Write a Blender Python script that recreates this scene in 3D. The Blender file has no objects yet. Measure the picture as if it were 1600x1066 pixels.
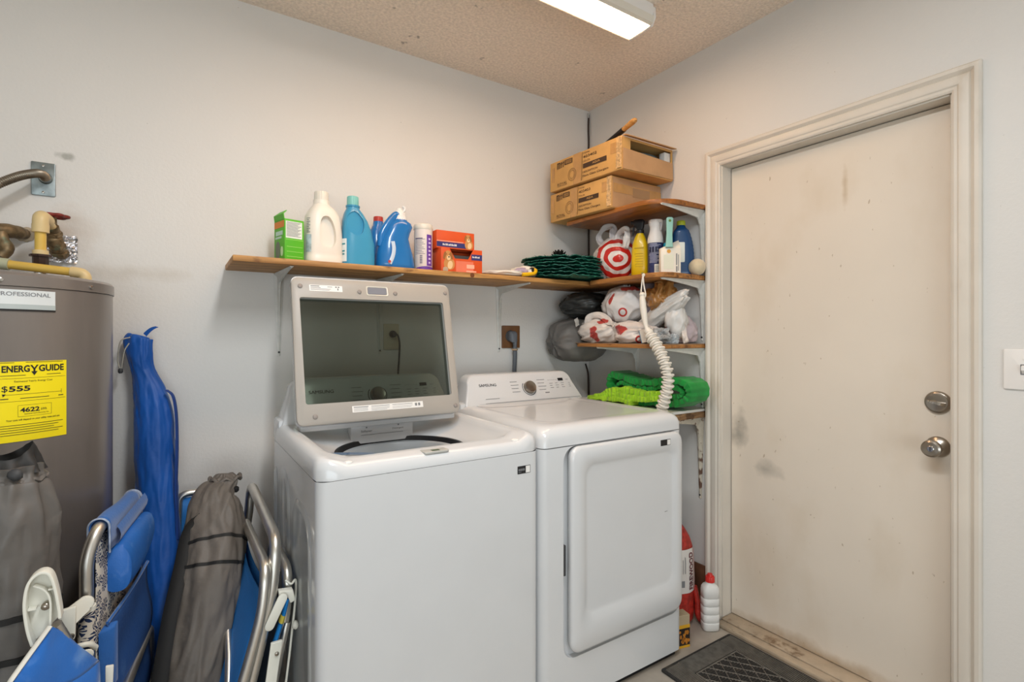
import bpy, bmesh, math, random
from mathutils import Vector, Matrix, noise
R = math.radians
sc = bpy.context.scene
col = sc.collection

# ------------------------------------------------------------------ camera
cd = bpy.data.cameras.new('camera')
cam = bpy.data.objects.new('camera', cd); col.objects.link(cam)
cam.location = (-1.999, -2.2374, 1.25)
cam.rotation_euler = (R(90), 0, R(-33.28))
cd.sensor_width = 36.0
cd.lens = 803.0 / 1600.0 * 36.0
cd.shift_y = -8.0 / 1600.0
cd.clip_start = 0.05
sc.camera = cam

# ------------------------------------------------------------------ world, lights, exposure
w = bpy.data.worlds.new('world'); sc.world = w; w.use_nodes = True
w.node_tree.nodes['Background'].inputs[0].default_value = (0.80, 0.88, 1.0, 1)
w.node_tree.nodes['Background'].inputs[1].default_value = 0.5

def area_light(name, loc, rot, sx, sy, power, colr):
    l = bpy.data.lights.new(name, 'AREA'); l.shape = 'RECTANGLE'; l.size = sx; l.size_y = sy
    l.energy = power; l.color = colr
    o = bpy.data.objects.new(name, l); col.objects.link(o); o.location = loc; o.rotation_euler = rot
    return o
# daylight from the open garage door behind the camera
area_light('garage_daylight', (-3.6, -6.2, 0.80), (R(108), 0, R(-14)), 4.2, 1.6, 72, (0.86, 0.96, 1.0))
# unseen overhead fill light, added to brighten the door and dryer top
area_light('added_fill_light', (-1.62, -1.85, 2.50), (0, 0, R(90)), 1.2, 0.16, 24, (0.93, 0.97, 1.0))
LAMP = 16.5
sc.view_settings.view_transform = 'Standard'
sc.view_settings.look = 'None'
sc.view_settings.exposure = 0.36
sc.view_settings.gamma = 1.0
sc.view_settings.use_curve_mapping = False

# ------------------------------------------------------------------ materials
def lin(h):
    h = h.lstrip('#')
    out = []
    for i in (0, 2, 4):
        c = int(h[i:i+2], 16) / 255
        out.append(c / 12.92 if c <= 0.04045 else ((c + 0.055) / 1.055) ** 2.4)
    return tuple(out) + (1,)

_M = {}
def mat(name, hexc, rough=0.5, metal=0.0, var=0.06, vs=6.0, bump=0.0, bs=80.0, coat=0.0, trans=0.0, ior=1.45,
        stretch=None, emit=0.0, alpha=1.0, sheen=0.0, bdist=0.002, hex2=None, lo=0.35, hi=0.65, detail=4.0):
    """procedural principled material: noise-mottled colour, noise bump"""
    if name in _M: return _M[name]
    m = bpy.data.materials.new(name); m.use_nodes = True
    nt = m.node_tree; b = nt.nodes['Principled BSDF']
    N = nt.nodes.new; L = nt.links.new
    tc = N('ShaderNodeTexCoord'); src = tc.outputs['Object']
    if stretch:
        mp = N('ShaderNodeMapping'); mp.inputs['Scale'].default_value = stretch
        L(src, mp.inputs[0]); src = mp.outputs[0]
    nz = N('ShaderNodeTexNoise'); nz.inputs['Scale'].default_value = vs; nz.inputs['Detail'].default_value = detail
    L(src, nz.inputs['Vector'])
    rp = N('ShaderNodeValToRGB')
    c = lin(hexc)
    c2 = lin(hex2) if hex2 else tuple(min(1, x * (1 + var)) for x in c[:3]) + (1,)
    c1 = c if hex2 else tuple(x * (1 - var) for x in c[:3]) + (1,)
    rp.color_ramp.elements[0].position = lo; rp.color_ramp.elements[1].position = hi
    rp.color_ramp.elements[0].color = c1; rp.color_ramp.elements[1].color = c2
    L(nz.outputs[0], rp.inputs[0]); L(rp.outputs[0], b.inputs['Base Color'])
    b.inputs['Roughness'].default_value = rough; b.inputs['Metallic'].default_value = metal
    b.inputs['Coat Weight'].default_value = coat; b.inputs['IOR'].default_value = ior
    b.inputs['Transmission Weight'].default_value = trans
    b.inputs['Sheen Weight'].default_value = sheen
    if alpha < 1: b.inputs['Alpha'].default_value = alpha
    if emit:
        L(rp.outputs[0], b.inputs['Emission Color']); b.inputs['Emission Strength'].default_value = emit
    if bump:
        n2 = N('ShaderNodeTexNoise'); n2.inputs['Scale'].default_value = bs; n2.inputs['Detail'].default_value = 3
        L(src, n2.inputs['Vector'])
        bp = N('ShaderNodeBump'); bp.inputs['Strength'].default_value = bump; bp.inputs['Distance'].default_value = bdist
        L(n2.outputs[0], bp.inputs['Height']); L(bp.outputs[0], b.inputs['Normal'])
    _M[name] = m
    return m

def mix_into(m, hexc, fac_builder):
    """mix a second colour over a material's base colour; fac_builder(nt, src) returns a factor socket"""
    nt = m.node_tree; b = nt.nodes['Principled BSDF']
    old = b.inputs['Base Color'].links[0].from_socket
    fac = fac_builder(nt)
    mx = nt.nodes.new('ShaderNodeMix'); mx.data_type = 'RGBA'
    nt.links.new(fac, mx.inputs[0]); nt.links.new(old, mx.inputs[6]); mx.inputs[7].default_value = lin(hexc)
    nt.links.new(mx.outputs[2], b.inputs['Base Color'])
    return m

def f_noise(scale, lo, hi, amt=1.0, stretch=(1, 1, 1), coord='Object', detail=5):
    def fb(nt):
        N = nt.nodes.new
        tc = N('ShaderNodeTexCoord'); mp = N('ShaderNodeMapping'); mp.inputs['Scale'].default_value = stretch
        nt.links.new(tc.outputs[coord], mp.inputs[0])
        nz = N('ShaderNodeTexNoise'); nz.inputs['Scale'].default_value = scale; nz.inputs['Detail'].default_value = detail
        nt.links.new(mp.outputs[0], nz.inputs['Vector'])
        mr = N('ShaderNodeMapRange'); mr.inputs[1].default_value = lo; mr.inputs[2].default_value = hi
        mr.inputs[4].default_value = amt
        nt.links.new(nz.outputs[0], mr.inputs[0]); return mr.outputs[0]
    return fb

def f_blob(center, radii, amt, nscale=14, edge=1.0):
    """one stain of its own place and shape on a surface (object coordinates), broken up by noise"""
    def fb(nt):
        N = nt.nodes.new; L = nt.links.new
        tc = N('ShaderNodeTexCoord')
        mp = N('ShaderNodeMapping'); mp.vector_type = 'POINT'
        mp.inputs['Scale'].default_value = tuple(1 / r for r in radii)
        mp.inputs['Location'].default_value = tuple(-c / r for c, r in zip(center, radii))
        L(tc.outputs['Object'], mp.inputs[0])
        ln = N('ShaderNodeVectorMath'); ln.operation = 'LENGTH'; L(mp.outputs[0], ln.inputs[0])
        nz = N('ShaderNodeTexNoise'); nz.inputs['Scale'].default_value = nscale; nz.inputs['Detail'].default_value = 5
        L(tc.outputs['Object'], nz.inputs['Vector'])
        ad = N('ShaderNodeMath'); ad.operation = 'MULTIPLY_ADD'; ad.inputs[1].default_value = 1.6
        L(nz.outputs[0], ad.inputs[0]); L(ln.outputs['Value'], ad.inputs[2])
        mr = N('ShaderNodeMapRange'); mr.inputs[1].default_value = 1.8; mr.inputs[2].default_value = 1.8 - edge
        mr.inputs[3].default_value = 0; mr.inputs[4].default_value = amt
        L(ad.outputs[0], mr.inputs[0]); return mr.outputs[0]
    return fb

wall_m = mat('wall_paint', '#dcd9d4', 0.55, var=0.02, vs=1.5, bump=0.35, bs=95, bdist=0.0022)
mix_into(wall_m, '#8d8780', f_noise(55, 0.755, 0.80, 0.55, detail=2))
mix_into(wall_m, '#7f7f74', f_blob((-2.30, 0.0, 1.845), (.03, .3, .016), .6, 30, .7))
mix_into(wall_m, '#b99a7c', f_blob((-2.30, 0.0, 1.60), (.10, .3, .09), .35, 14, 1.0))
mix_into(wall_m, '#b7aa97', f_blob((-2.10, 0.0, 1.47), (.22, .3, .035), .35, 16, 1.0))
rwall_m = mat('wall_paint_right', '#dcdad6', 0.55, var=0.02, vs=1.5, bump=0.3, bs=95, bdist=0.002)
mix_into(rwall_m, '#8d8780', f_noise(55, 0.76, 0.80, 0.5, detail=2))
ceil_m = mat('popcorn_ceiling', '#f4e6d6', 0.9, var=0.10, vs=90, bump=0.8, bs=110, bdist=0.008)
mix_into(ceil_m, '#6e6254', f_noise(16, 0.70, 0.76, 0.6, detail=3))
floor_m = mat('concrete_floor', '#a89f93', 0.7, var=0.12, vs=9, bump=0.3, bs=60)
trim_m = mat('trim_paint', '#d9d1c5', 0.4, var=0.04, vs=5, bump=0.12, bs=50)
mix_into(trim_m, '#a8977f', f_noise(9, 0.60, 0.78, 0.5, (1, 1, .35)))
door_m = mat('door_paint', '#e0d6c8', 0.38, var=0.02, vs=3, bump=0.05, bs=30)
mix_into(door_m, '#bfa987', f_noise(3.2, 0.56, 0.80, 0.40, (1, 1, .6)))
mix_into(door_m, '#8b8880', f_blob((0.06, -0.905, 0.835), (.4, .05, .10), 0.75, 18))
mix_into(door_m, '#8b8880', f_blob((0.06, -1.03, 0.695), (.4, .075, .04), 0.6, 16))
mix_into(door_m, '#a38660', f_blob((0.06, -1.25, 0.03), (.4, .50, .045), 0.8, 12))
mix_into(door_m, '#b49a74', f_blob((0.06, -1.33, 1.80), (.4, .012, .09), 0.55, 20))
mix_into(door_m, '#9a8464', f_noise(60, 0.735, 0.78, 0.6, (1, 1, .5), detail=2))

white_m = mat('white_enamel', '#d3d4d5', 0.22, var=0.01, coat=0.35)
washer_side_m = mat('grey_enamel', '#c3c6c7', 0.2, var=0.02, coat=0.4)
whitepl_m = mat('white_plastic', '#ebe8e4', 0.35, var=0.02)
cream_m = mat('cream_plastic', '#e2dccf', 0.4, var=0.03)
taupe_m = mat('taupe_plastic', '#a59f97', 0.4, var=0.03)
black_m = mat('black_plastic', '#17171a', 0.45, var=0.1)
dark_m = mat('dark_grey', '#3a3b3d', 0.6, var=0.1)
ink_m = mat('black_ink', '#1c1a1a', 0.6)
greyink_m = mat('grey_ink', '#7f8082', 0.6)
chrome_m = mat('chrome', '#c9c5bf', 0.22, 1.0, var=0.05)
nickel_m = mat('satin_nickel', '#a49c92', 0.28, 1.0, var=0.06)
steel_m = mat('galvanised_steel', '#8d9595', 0.42, 1.0, var=0.18, vs=40)
alu_m = mat('aluminium_tube', '#d8d4cc', 0.36, 1.0, var=0.06, vs=15)
bracket_m = mat('bracket_paint', '#d3d2cc', 0.45, var=0.06, vs=30)
rust_m = mat('rusty_bracket_paint', '#c8bfae', 0.7, var=0.1, vs=30, bump=0.4, bs=60)
mix_into(rust_m, '#5b3420', f_noise(28, 0.50, 0.58, 0.9))
glass_m = bpy.data.materials.new('smoked_glass'); glass_m.use_nodes = True
def _glass():
    nt = glass_m.node_tree; nt.nodes.clear(); N = nt.nodes.new; L = nt.links.new
    out = N('ShaderNodeOutputMaterial'); tr = N('ShaderNodeBsdfTransparent'); gl = N('ShaderNodeBsdfGlossy')
    tc = N('ShaderNodeTexCoord'); nz = N('ShaderNodeTexNoise'); nz.inputs['Scale'].default_value = 5
    rp = N('ShaderNodeValToRGB'); rp.color_ramp.elements[0].color = (0.50, 0.53, 0.49, 1); rp.color_ramp.elements[1].color = (0.55, 0.58, 0.54, 1)
    L(tc.outputs['Object'], nz.inputs['Vector']); L(nz.outputs[0], rp.inputs[0]); L(rp.outputs[0], tr.inputs[0])
    gl.inputs['Roughness'].default_value = 0.05
    fr = N('ShaderNodeFresnel'); fr.inputs['IOR'].default_value = 1.5
    mx = N('ShaderNodeMixShader'); L(fr.outputs[0], mx.inputs[0]); L(tr.outputs[0], mx.inputs[1]); L(gl.outputs[0], mx.inputs[2])
    L(mx.outputs[0], out.inputs[0])
_glass()

def wood_mat(name, c1, c2, dark, axis, rough=0.55):
    st = [16, 16, 16]; st['XYZ'.index(axis)] = 1.1
    m = mat(name, c1, rough, vs=3.0, hex2=c2, lo=0.3, hi=0.7, stretch=tuple(st), bump=0.25, bs=6, bdist=0.002, detail=6)
    s2 = [30, 30, 30]; s2['XYZ'.index(axis)] = 2.5
    mix_into(m, dark, f_noise(1.6, 0.56, 0.72, 0.75, tuple(s2)))
    mix_into(m, dark, f_noise(26, 0.60, 0.70, 0.75, tuple(.45 if k == axis else 1 for k in 'XYZ')))
    return m
wood_x = wood_mat('shelf_wood_long', '#96642f', '#cf9c5c', '#5a3317', 'X')
wood_y = wood_mat('shelf_wood_right', '#87562a', '#bd8346', '#54300f', 'Y')
wood_u = wood_mat('shelf_wood_upper', '#87501f', '#b5702c', '#5d3410', 'Y', 0.4)
handle_wood_m = wood_mat('handle_wood', '#b07a3c', '#d7a763', '#7d5324', 'X')

card_m = mat('cardboard', '#cfa05f', 0.8, var=0.07, vs=10, bump=0.15, bs=50)
card2_m = mat('cardboard_brown', '#bd946a', 0.8, var=0.07, vs=12, bump=0.15, bs=60)
tape_m = mat('packing_tape', '#c08f50', 0.2, var=0.08, vs=20, coat=0.6)
clear_tape_m = mat('clear_wrinkled_tape', '#cfa872', 0.10, var=0.30, vs=80, bump=0.8, bs=70, coat=0.8, bdist=0.006)
cinkk_m = mat('carton_ink', '#4a3626', 0.8)

# ------------------------------------------------------------------ geometry helpers
class G:
    def __init__(s): s.v = []; s.f = []
    def add(s, v, f):
        n = len(s.v); s.v += [Vector(p) for p in v]; s.f += [tuple(i + n for i in q) for q in f]; return s
    def join(s, g, M=None):
        return s.add([(M @ p) if M else p for p in g.v], g.f)
    def box(s, x0, x1, y0, y1, z0, z1):
        return s.add([(x0,y0,z0),(x1,y0,z0),(x1,y1,z0),(x0,y1,z0),(x0,y0,z1),(x1,y0,z1),(x1,y1,z1),(x0,y1,z1)],
                     [(0,3,2,1),(4,5,6,7),(0,1,5,4),(1,2,6,5),(2,3,7,6),(3,0,4,7)])
    def obox(s, c, size, M=Matrix.Identity(4)):
        g = G(); a, b, d = [x / 2 for x in size]; g.box(-a, a, -b, b, -d, d)
        return s.join(g, Matrix.Translation(c) @ M)
    def loft(s, rings, caps=True, closed=True, loop=False):
        n = len(rings[0]); base = len(s.v)
        for r in rings: s.v += [Vector(p) for p in r]
        k = len(rings)
        for i in range(k if loop else k - 1):
            a = base + i * n; b = base + ((i + 1) % k) * n
            for j in range(n if closed else n - 1):
                j2 = (j + 1) % n
                s.f.append((a + j, a + j2, b + j2, b + j))
        if caps and not loop:
            s.f.append(tuple(base + j for j in range(n - 1, -1, -1)))
            s.f.append(tuple(base + (k - 1) * n + j for j in range(n)))
        return s
    def lathe(s, prof, n=24, M=None, caps=True):
        rings = [[Vector((r * math.cos(2*math.pi*j/n), r * math.sin(2*math.pi*j/n), z)) for j in range(n)] for r, z in prof]
        if M: rings = [[M @ p for p in r] for r in rings]
        return s.loft(rings, caps)
    def tube(s, path, r, n=10, caps=True, closed=False, aspect=1.0, up=None):
        P = [Vector(p) for p in path]; k = len(P)
        rad = r if isinstance(r, (list, tuple)) else [r] * k
        rings = []; prev = None
        for i in range(k):
            a = P[(i - 1) % k] if (closed or i > 0) else P[i]
            b = P[(i + 1) % k] if (closed or i < k - 1) else P[i]
            t = (b - a).normalized()
            if prev is None:
                u = Vector(up) if up else (Vector((0, 0, 1)) if abs(t.z) < 0.9 else Vector((1, 0, 0)))
            else: u = prev
            u = (u - t * u.dot(t))
            if u.length < 1e-6: u = t.orthogonal()
            u.normalize(); prev = u; v = t.cross(u)
            rings.append([P[i] + (u * math.cos(2*math.pi*j/n) * aspect + v * math.sin(2*math.pi*j/n)) * rad[i] for j in range(n)])
        return s.loft(rings, caps, True, closed)
    def prism(s, poly, M, d0, d1):
        """polygon in local XY extruded along local Z"""
        return s.loft([[M @ Vector((x, y, d)) for x, y in poly] for d in (d0, d1)])
    def grid(s, fn, nu, nv):
        base = len(s.v)
        for i in range(nu + 1):
            for j in range(nv + 1): s.v.append(Vector(fn(i / nu, j / nv)))
        for i in range(nu):
            for j in range(nv):
                a = base + i * (nv + 1) + j
                s.f.append((a, a + 1, a + nv + 2, a + nv + 1))
        return s
    def quad(s, M, x0, x1, y0, y1, z=0.0):
        return s.add([M @ Vector(p) for p in ((x0,y0,z),(x1,y0,z),(x1,y1,z),(x0,y1,z))], [(0,1,2,3)])

def smooth_path(pts, n=8, closed=False):
    P = [Vector(p) for p in pts]; out = []; k = len(P)
    for i in range(k if closed else k - 1):
        p0 = P[(i-1) % k] if (closed or i > 0) else P[i] * 2 - P[i+1]
        p1 = P[i]; p2 = P[(i+1) % k]
        p3 = P[(i+2) % k] if (closed or i + 2 < k) else p2 * 2 - p1
        for j in range(n):
            t = j / n
            out.append(0.5 * ((2*p1) + (p2-p0)*t + (2*p0-5*p1+4*p2-p3)*t*t + (3*p1-p0-3*p2+p3)*t**3))
    if not closed: out.append(P[-1])
    return out

def round_path(pts, r=0.03, n=6):
    """polyline with arc-rounded corners"""
    P = [Vector(p) for p in pts]; out = [P[0]]
    for i in range(1, len(P) - 1):
        a, b, c = P[i-1], P[i], P[i+1]
        d1 = (a - b); d2 = (c - b); l = min(r, d1.length * .45, d2.length * .45)
        p = b + d1.normalized() * l; q = b + d2.normalized() * l
        for j in range(n + 1):
            t = j / n
            out.append((1-t)**2 * p + 2*t*(1-t) * b + t*t * q)
    out.append(P[-1]); return out

def rrect(x0, x1, y0, y1, r, n=6):
    out = []
    for cx, cy, a0 in ((x1-r, y1-r, 0), (x0+r, y1-r, 90), (x0+r, y0+r, 180), (x1-r, y0+r, 270)):
        for j in range(n + 1):
            a = R(a0 + 90 * j / n); out.append((cx + r*math.cos(a), cy + r*math.sin(a)))
    return out

def sup(a, b, e, n=32):
    out = []
    for j in range(n):
        t = 2*math.pi*j/n; c, s_ = math.cos(t), math.sin(t)
        out.append((a * math.copysign(abs(c)**(2/e), c), b * math.copysign(abs(s_)**(2/e), s_)))
    return out

def frame(o, right, up):
    r = Vector(right).normalized(); u = Vector(up); u = (u - r * u.dot(r)).normalized(); n = r.cross(u)
    M = Matrix(((r.x, u.x, n.x, o[0]), (r.y, u.y, n.y, o[1]), (r.z, u.z, n.z, o[2]), (0, 0, 0, 1)))
    return M

def root_of(o):
    while o.parent: o = o.parent
    return o
def root_inv(p):
    r = root_of(p)
    return (Matrix.Translation(r.location) @ r.rotation_euler.to_matrix().to_4x4()).inverted()

def obj(name, g, m, parent=None, smooth=None, bevel=0.0, bseg=2, kind=None, local=False, label=None, recalc=True, bang=30):
    me = bpy.data.meshes.new(name)
    bm = bmesh.new()
    T = root_inv(parent) if (parent and not local) else None
    vs = [bm.verts.new((T @ p) if T else p) for p in g.v]
    for q in g.f:
        try: bm.faces.new([vs[i] for i in q])
        except ValueError: pass
    if recalc: bmesh.ops.recalc_face_normals(bm, faces=bm.faces)
    if bevel:
        es = [e for e in bm.edges if len(e.link_faces) == 2 and e.calc_face_angle(0) > R(bang)]
        bmesh.ops.bevel(bm, geom=es, offset=bevel, segments=bseg, profile=0.5, affect='EDGES', clamp_overlap=True)
        if smooth is None: smooth = 40
    if smooth:
        for f in bm.faces: f.smooth = True
    bm.to_mesh(me); bm.free()
    if smooth and smooth < 180: me.set_sharp_from_angle(angle=R(smooth))
    me.materials.append(m)
    o = bpy.data.objects.new(name, me); col.objects.link(o)
    if parent: o.parent = parent
    if kind: o['kind'] = kind
    if label: o['label'] = label
    return o

def thing(name, label, cat, loc=(0, 0, 0), rz=0.0, group=None):
    o = bpy.data.objects.new(name, None); col.objects.link(o)
    o.empty_display_size = 0.05
    o.location = loc; o.rotation_euler = (0, 0, rz); o['label'] = label; o['category'] = cat
    if group: o['group'] = group
    return o
def tag(o, label, cat, group=None):
    o['label'] = label; o['category'] = cat
    if group: o['group'] = group
    return o
def copy_tree(o, parent=None):
    c = o.copy(); col.objects.link(c); c.parent = parent
    for ch in list(o.children): copy_tree(ch, c)
    return c

def boolean(o, cutter, op='DIFFERENCE'):
    md = o.modifiers.new('b', 'BOOLEAN'); md.object = cutter; md.operation = op; md.solver = 'EXACT'
    bpy.context.view_layer.update()
    dg = bpy.context.evaluated_depsgraph_get()
    me = bpy.data.meshes.new_from_object(o.evaluated_get(dg))
    o.modifiers.clear(); o.data = me
    bpy.data.objects.remove(cutter)
    return o
def smooth_obj(o, ang=35):
    for p in o.data.polygons: p.use_smooth = True
    o.data.set_sharp_from_angle(angle=R(ang))

_txt = {}
def text_geo(s, size=1.0, bold=0.0, align='CENTER', sx=1.0):
    key = (s, bold, align)
    if key not in _txt:
        cu = bpy.data.curves.new('t', 'FONT'); cu.body = s; cu.size = 1.0; cu.align_x = align; cu.align_y = 'CENTER'
        cu.offset = bold; cu.resolution_u = 3
        o = bpy.data.objects.new('t', cu); col.objects.link(o)
        dg = bpy.context.evaluated_depsgraph_get()
        me = o.evaluated_get(dg).to_mesh()
        _txt[key] = ([v.co.copy() for v in me.vertices], [tuple(p.vertices) for p in me.polygons])
        o.evaluated_get(dg).to_mesh_clear()
        bpy.data.objects.remove(o); bpy.data.curves.remove(cu)
    v, f = _txt[key]
    g = G(); g.v = [Vector((p.x * size * sx, p.y * size, 0)) for p in v]; g.f = list(f); return g
def fit_text(s, x0, x1, yc, h, bold=0.0):
    """text scaled to span x0..x1 with capital height h"""
    g = text_geo(s, 1.0, bold, 'LEFT')
    a = min(p.x for p in g.v); b = max(p.x for p in g.v); lo = min(p.y for p in g.v); hi = max(p.y for p in g.v)
    g.v = [Vector((x0 + (p.x - a) / (b - a) * (x1 - x0), yc + ((p.y - lo) / (hi - lo) - 0.5) * h, 0)) for p in g.v]
    return g
def put_text(parent, items, M, m, name='lettering', lift=0.0006, warp=None):
    """items: (string, x0, x1, yc, h, bold), each line of lettering its own flat print"""
    for it in items:
        t = fit_text(*it); g = G()
        g.add([(warp(p.x, p.y, lift) if warp else M @ Vector((p.x, p.y, lift))) for p in t.v], t.f)
        o = obj(name, g, m, parent, recalc=False)
    return o
def strips(parent, rects, M, m, name='print', lift=0.0005, warp=None):
    """flat printed or taped rectangles; a few are parts of their own, many tiny ones stay one joined print"""
    def add(g, x0, x1, y0, y1):
        if warp:
            k = max(2, int(abs(x1 - x0) / .004))
            for i in range(k):
                a = x0 + (x1-x0)*i/k; b = x0 + (x1-x0)*(i+1)/k
                g.add([warp(a,y0,lift), warp(b,y0,lift), warp(b,y1,lift), warp(a,y1,lift)], [(0,1,2,3)])
        else: g.quad(M, x0, x1, y0, y1, lift)
    if len(rects) <= 4:
        for r in rects:
            g = G(); add(g, *r); o = obj(name, g, m, parent, recalc=False)
        return o
    g = G()
    for r in rects: add(g, *r)
    return obj(name, g, m, parent, recalc=False, kind='stuff')

def ico(sub=4):
    bm = bmesh.new(); bmesh.ops.create_icosphere(bm, subdivisions=sub, radius=1.0)
    bm.verts.index_update()
    g = G(); g.v = [v.co.copy() for v in bm.verts]; g.f = [tuple(v.index for v in f.verts) for f in bm.faces]; bm.free()
    return g
def crumple(c, rad, seed, amp=0.16, freq=2.2, fine=0.05, base=None, rot=None, sub=4, warp=None, pole=(.25, -.2, 1)):
    """a crumpled bag: ball with ridged creases"""
    g = ico(sub); off = Vector((seed * 7.31, seed * 3.17, seed * 5.7)); out = []
    ax = Vector(pole).normalized()
    for p in g.v:
        al = p.dot(ax); per = p - ax * al; per = per.normalized() if per.length > 1e-4 else per
        sw = per * (freq * .75) + ax * (al * .55) + off                       # folds run towards the knot
        sw += .35 * Vector((noise.noise(p * 1.3 + off), noise.noise(p * 1.3 + off * 2), noise.noise(p * 1.3 + off * 3)))
        n1 = abs(noise.noise(sw)); n2 = abs(noise.noise(sw * 2.1 + off)); n3 = noise.noise(p * freq * 0.6 + off * 3); n4 = noise.noise(p * freq * 1.5 + off * 2)
        r1 = (1 - min(1, n1 * 2.0)) ** 1.6; r2 = (1 - min(1, n2 * 2.0)) ** 1.6
        n5 = abs(noise.noise(sw * 3.3 + p * 1.2))
        d = 1 + amp * (n3 * 1.2 + n4 * .45 + r1 * 0.85 + r2 * 0.45 - 0.42) + fine * ((1 - min(1, n5 * 2)) ** 1.5 - .3)
        q = p * d
        if warp: q = warp(q)
        q = Vector((q.x * rad[0], q.y * rad[1], q.z * rad[2]))
        if rot: q = rot @ q
        q = q + Vector(c)
        if base is not None and q.z < base: q.z = base + 0.0004
        out.append(q)
    g.v = out; return g

def sup_patch(c, rz, a, b, e, t0, t1, z0, z1, lift=.0008, n=14, nz=4):
    """patch lying on an upright superellipse wall, between wall angles t0 and t1 (degrees)"""
    Rm = Matrix.Translation(c) @ Matrix.Rotation(rz, 4, 'Z')
    def f(u, v):
        t = R(t0 + (t1 - t0) * u); c_, s_ = math.cos(t), math.sin(t)
        return Rm @ Vector(((a + lift) * math.copysign(abs(c_) ** (2 / e), c_), (b + lift) * math.copysign(abs(s_) ** (2 / e), s_), z0 + (z1 - z0) * v))
    return G().grid(f, n, nz)

# ------------------------------------------------------------------ the room
H = 2.545
def struct(name, g, m, **k): return obj(name, g, m, None, kind='structure', **k)
struct('floor', G().box(-5.2, 0.4, -6.6, 0.15, -0.1, 0.0), floor_m)
struct('ceiling', G().box(-5.2, 0.4, -6.6, 0.15, H, H + 0.1), ceil_m)
struct('wall_back', G().box(-5.2, 0.0, 0.0, 0.13, 0.0, H), wall_m)
g = G().box(0, 0.13, -0.845, 0.13, 0, H).box(0, 0.13, -6.6, -1.675, 0, H).box(0, 0.13, -1.675, -0.845, 2.01, H)
struct('wall_right', g, rwall_m)
struct('wall_left', G().box(-5.2, -5.07, -6.6, 0.0, 0, H), wall_m)
# front wall with the garage opening
struct('wall_front', G().box(-5.07, 0, -6.6, -6.45, 2.3, H).box(-0.9, 0, -6.6, -6.45, 0, 2.3), wall_m)

# door jamb lining, casing, threshold
g = G()
g.box(0.0, 0.129, -0.866, -0.846, 0, 2.009); g.box(0.0, 0.129, -1.674, -1.654, 0, 2.009); g.box(0.0, 0.129, -1.654, -0.866, 1.991, 2.009)
g.box(0.098, 0.125, -0.882, -0.866, 0, 1.99); g.box(0.098, 0.125, -1.654, -1.64, 0, 1.99); g.box(0.098, 0.125, -1.64, -0.882, 1.976, 1.991)
struct('trim_1', g, trim_m, bevel=0.002, bseg=1)
# casing profile: (distance outward from the opening, projection from the wall)
prof = [(0.000, 0.0), (0.000, 0.008), (0.006, 0.011), (0.014, 0.011), (0.018, 0.014), (0.030, 0.016), (0.042, 0.014), (0.046, 0.010),
        (0.050, 0.014), (0.056, 0.019), (0.066, 0.019), (0.071, 0.014), (0.071, 0.0)]
def casing(side):
    yl, yr, zt = -0.860, -1.660, 1.996
    if side == 'left': ends = [(lambda d: (yl + d, 0.0)), (lambda d: (yl + d, zt + d))]
    elif side == 'right': ends = [(lambda d: (yr - d, 0.0)), (lambda d: (yr - d, zt + d))]
    else: ends = [(lambda d: (yl + d, zt + d)), (lambda d: (yr - d, zt + d))]
    return G().loft([[(-p, e(d)[0], e(d)[1]) for d, p in prof] for e in ends])
for i, s_ in enumerate(('left', 'top', 'right')):
    struct('trim_%d' % (i + 2), casing(s_), trim_m, smooth=25)
thr_m = mat('threshold_paint', '#b3a28c', 0.6, var=0.12, vs=14, bump=0.3, bs=50)
mix_into(thr_m, '#6b5238', f_noise(18, 0.58, 0.68, 0.8))
struct('trim_5', G().box(-0.05, 0.10, -1.653, -0.867, 0.0, 0.016).box(-0.012, 0.097, -1.652, -0.868, 0.016, 0.024), thr_m, bevel=0.004)
bb_m = mat('baseboard_wood', '#6b4630', 0.7, var=0.2, vs=12)
struct('baseboard_right', G().box(-0.012, -0.001, -0.785, -0.70, 0.0, 0.215), bb_m, bevel=0.003)

# door slab with its hardware
d = obj('door_1', G().box(0.060, 0.096, -1.651, -0.869, 0.026, 1.988), door_m, None, kind='structure', bevel=0.002, bseg=1)
def on_door(y, z): return frame((0.060, y, z), (0, -1, 0), (0, 0, 1)) @ Matrix.Identity(4)
Md = Matrix(((0, 0, -1, 0.060), (-1, 0, 0, 0), (0, 1, 0, 0), (0, 0, 0, 1)))
def lathe_door(name, prof, y, z, m, parent, n=32):
    M = Md.copy(); M[1][3] = y; M[2][3] = z
    return obj(name, G().lathe(prof, n, M), m, parent, smooth=40)
db = lathe_door('deadbolt', [(0.036, 0.0), (0.036, 0.004), (0.034, 0.008), (0.030, 0.010), (0.029, 0.013), (0.024, 0.0145), (0.002, 0.015)], -1.606, 1.036, nickel_m, d)
M = Md.copy(); M[1][3] = -1.606; M[2][3] = 1.036
tt = G(); sec = []
for i in range(9):
    t = i / 8 * 2 - 1
    x = t * 0.024; h = 0.005 + 0.002 * t; z1 = 0.018 + 0.016 * (1 - t*t) ** .5 if abs(t) < 1 else 0.018
    sec.append([M @ Matrix.Rotation(R(-12), 4, 'Z') @ Vector(q) for q in ((x, -h, 0.012), (x, h, 0.012), (x, h*.7, z1), (x, -h*.7, z1))])
obj('thumb_turn', tt.loft(sec), chrome_m, db, smooth=50)
kn = lathe_door('door_knob', [(0.033, 0.0), (0.033, 0.004), (0.030, 0.009), (0.020, 0.013), (0.013, 0.018), (0.012, 0.034), (0.016, 0.040), (0.025, 0.046),
                 (0.0275, 0.056), (0.026, 0.064), (0.021, 0.068), (0.012, 0.066), (0.010, 0.0655)], -1.606, 0.893, nickel_m, d)
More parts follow.
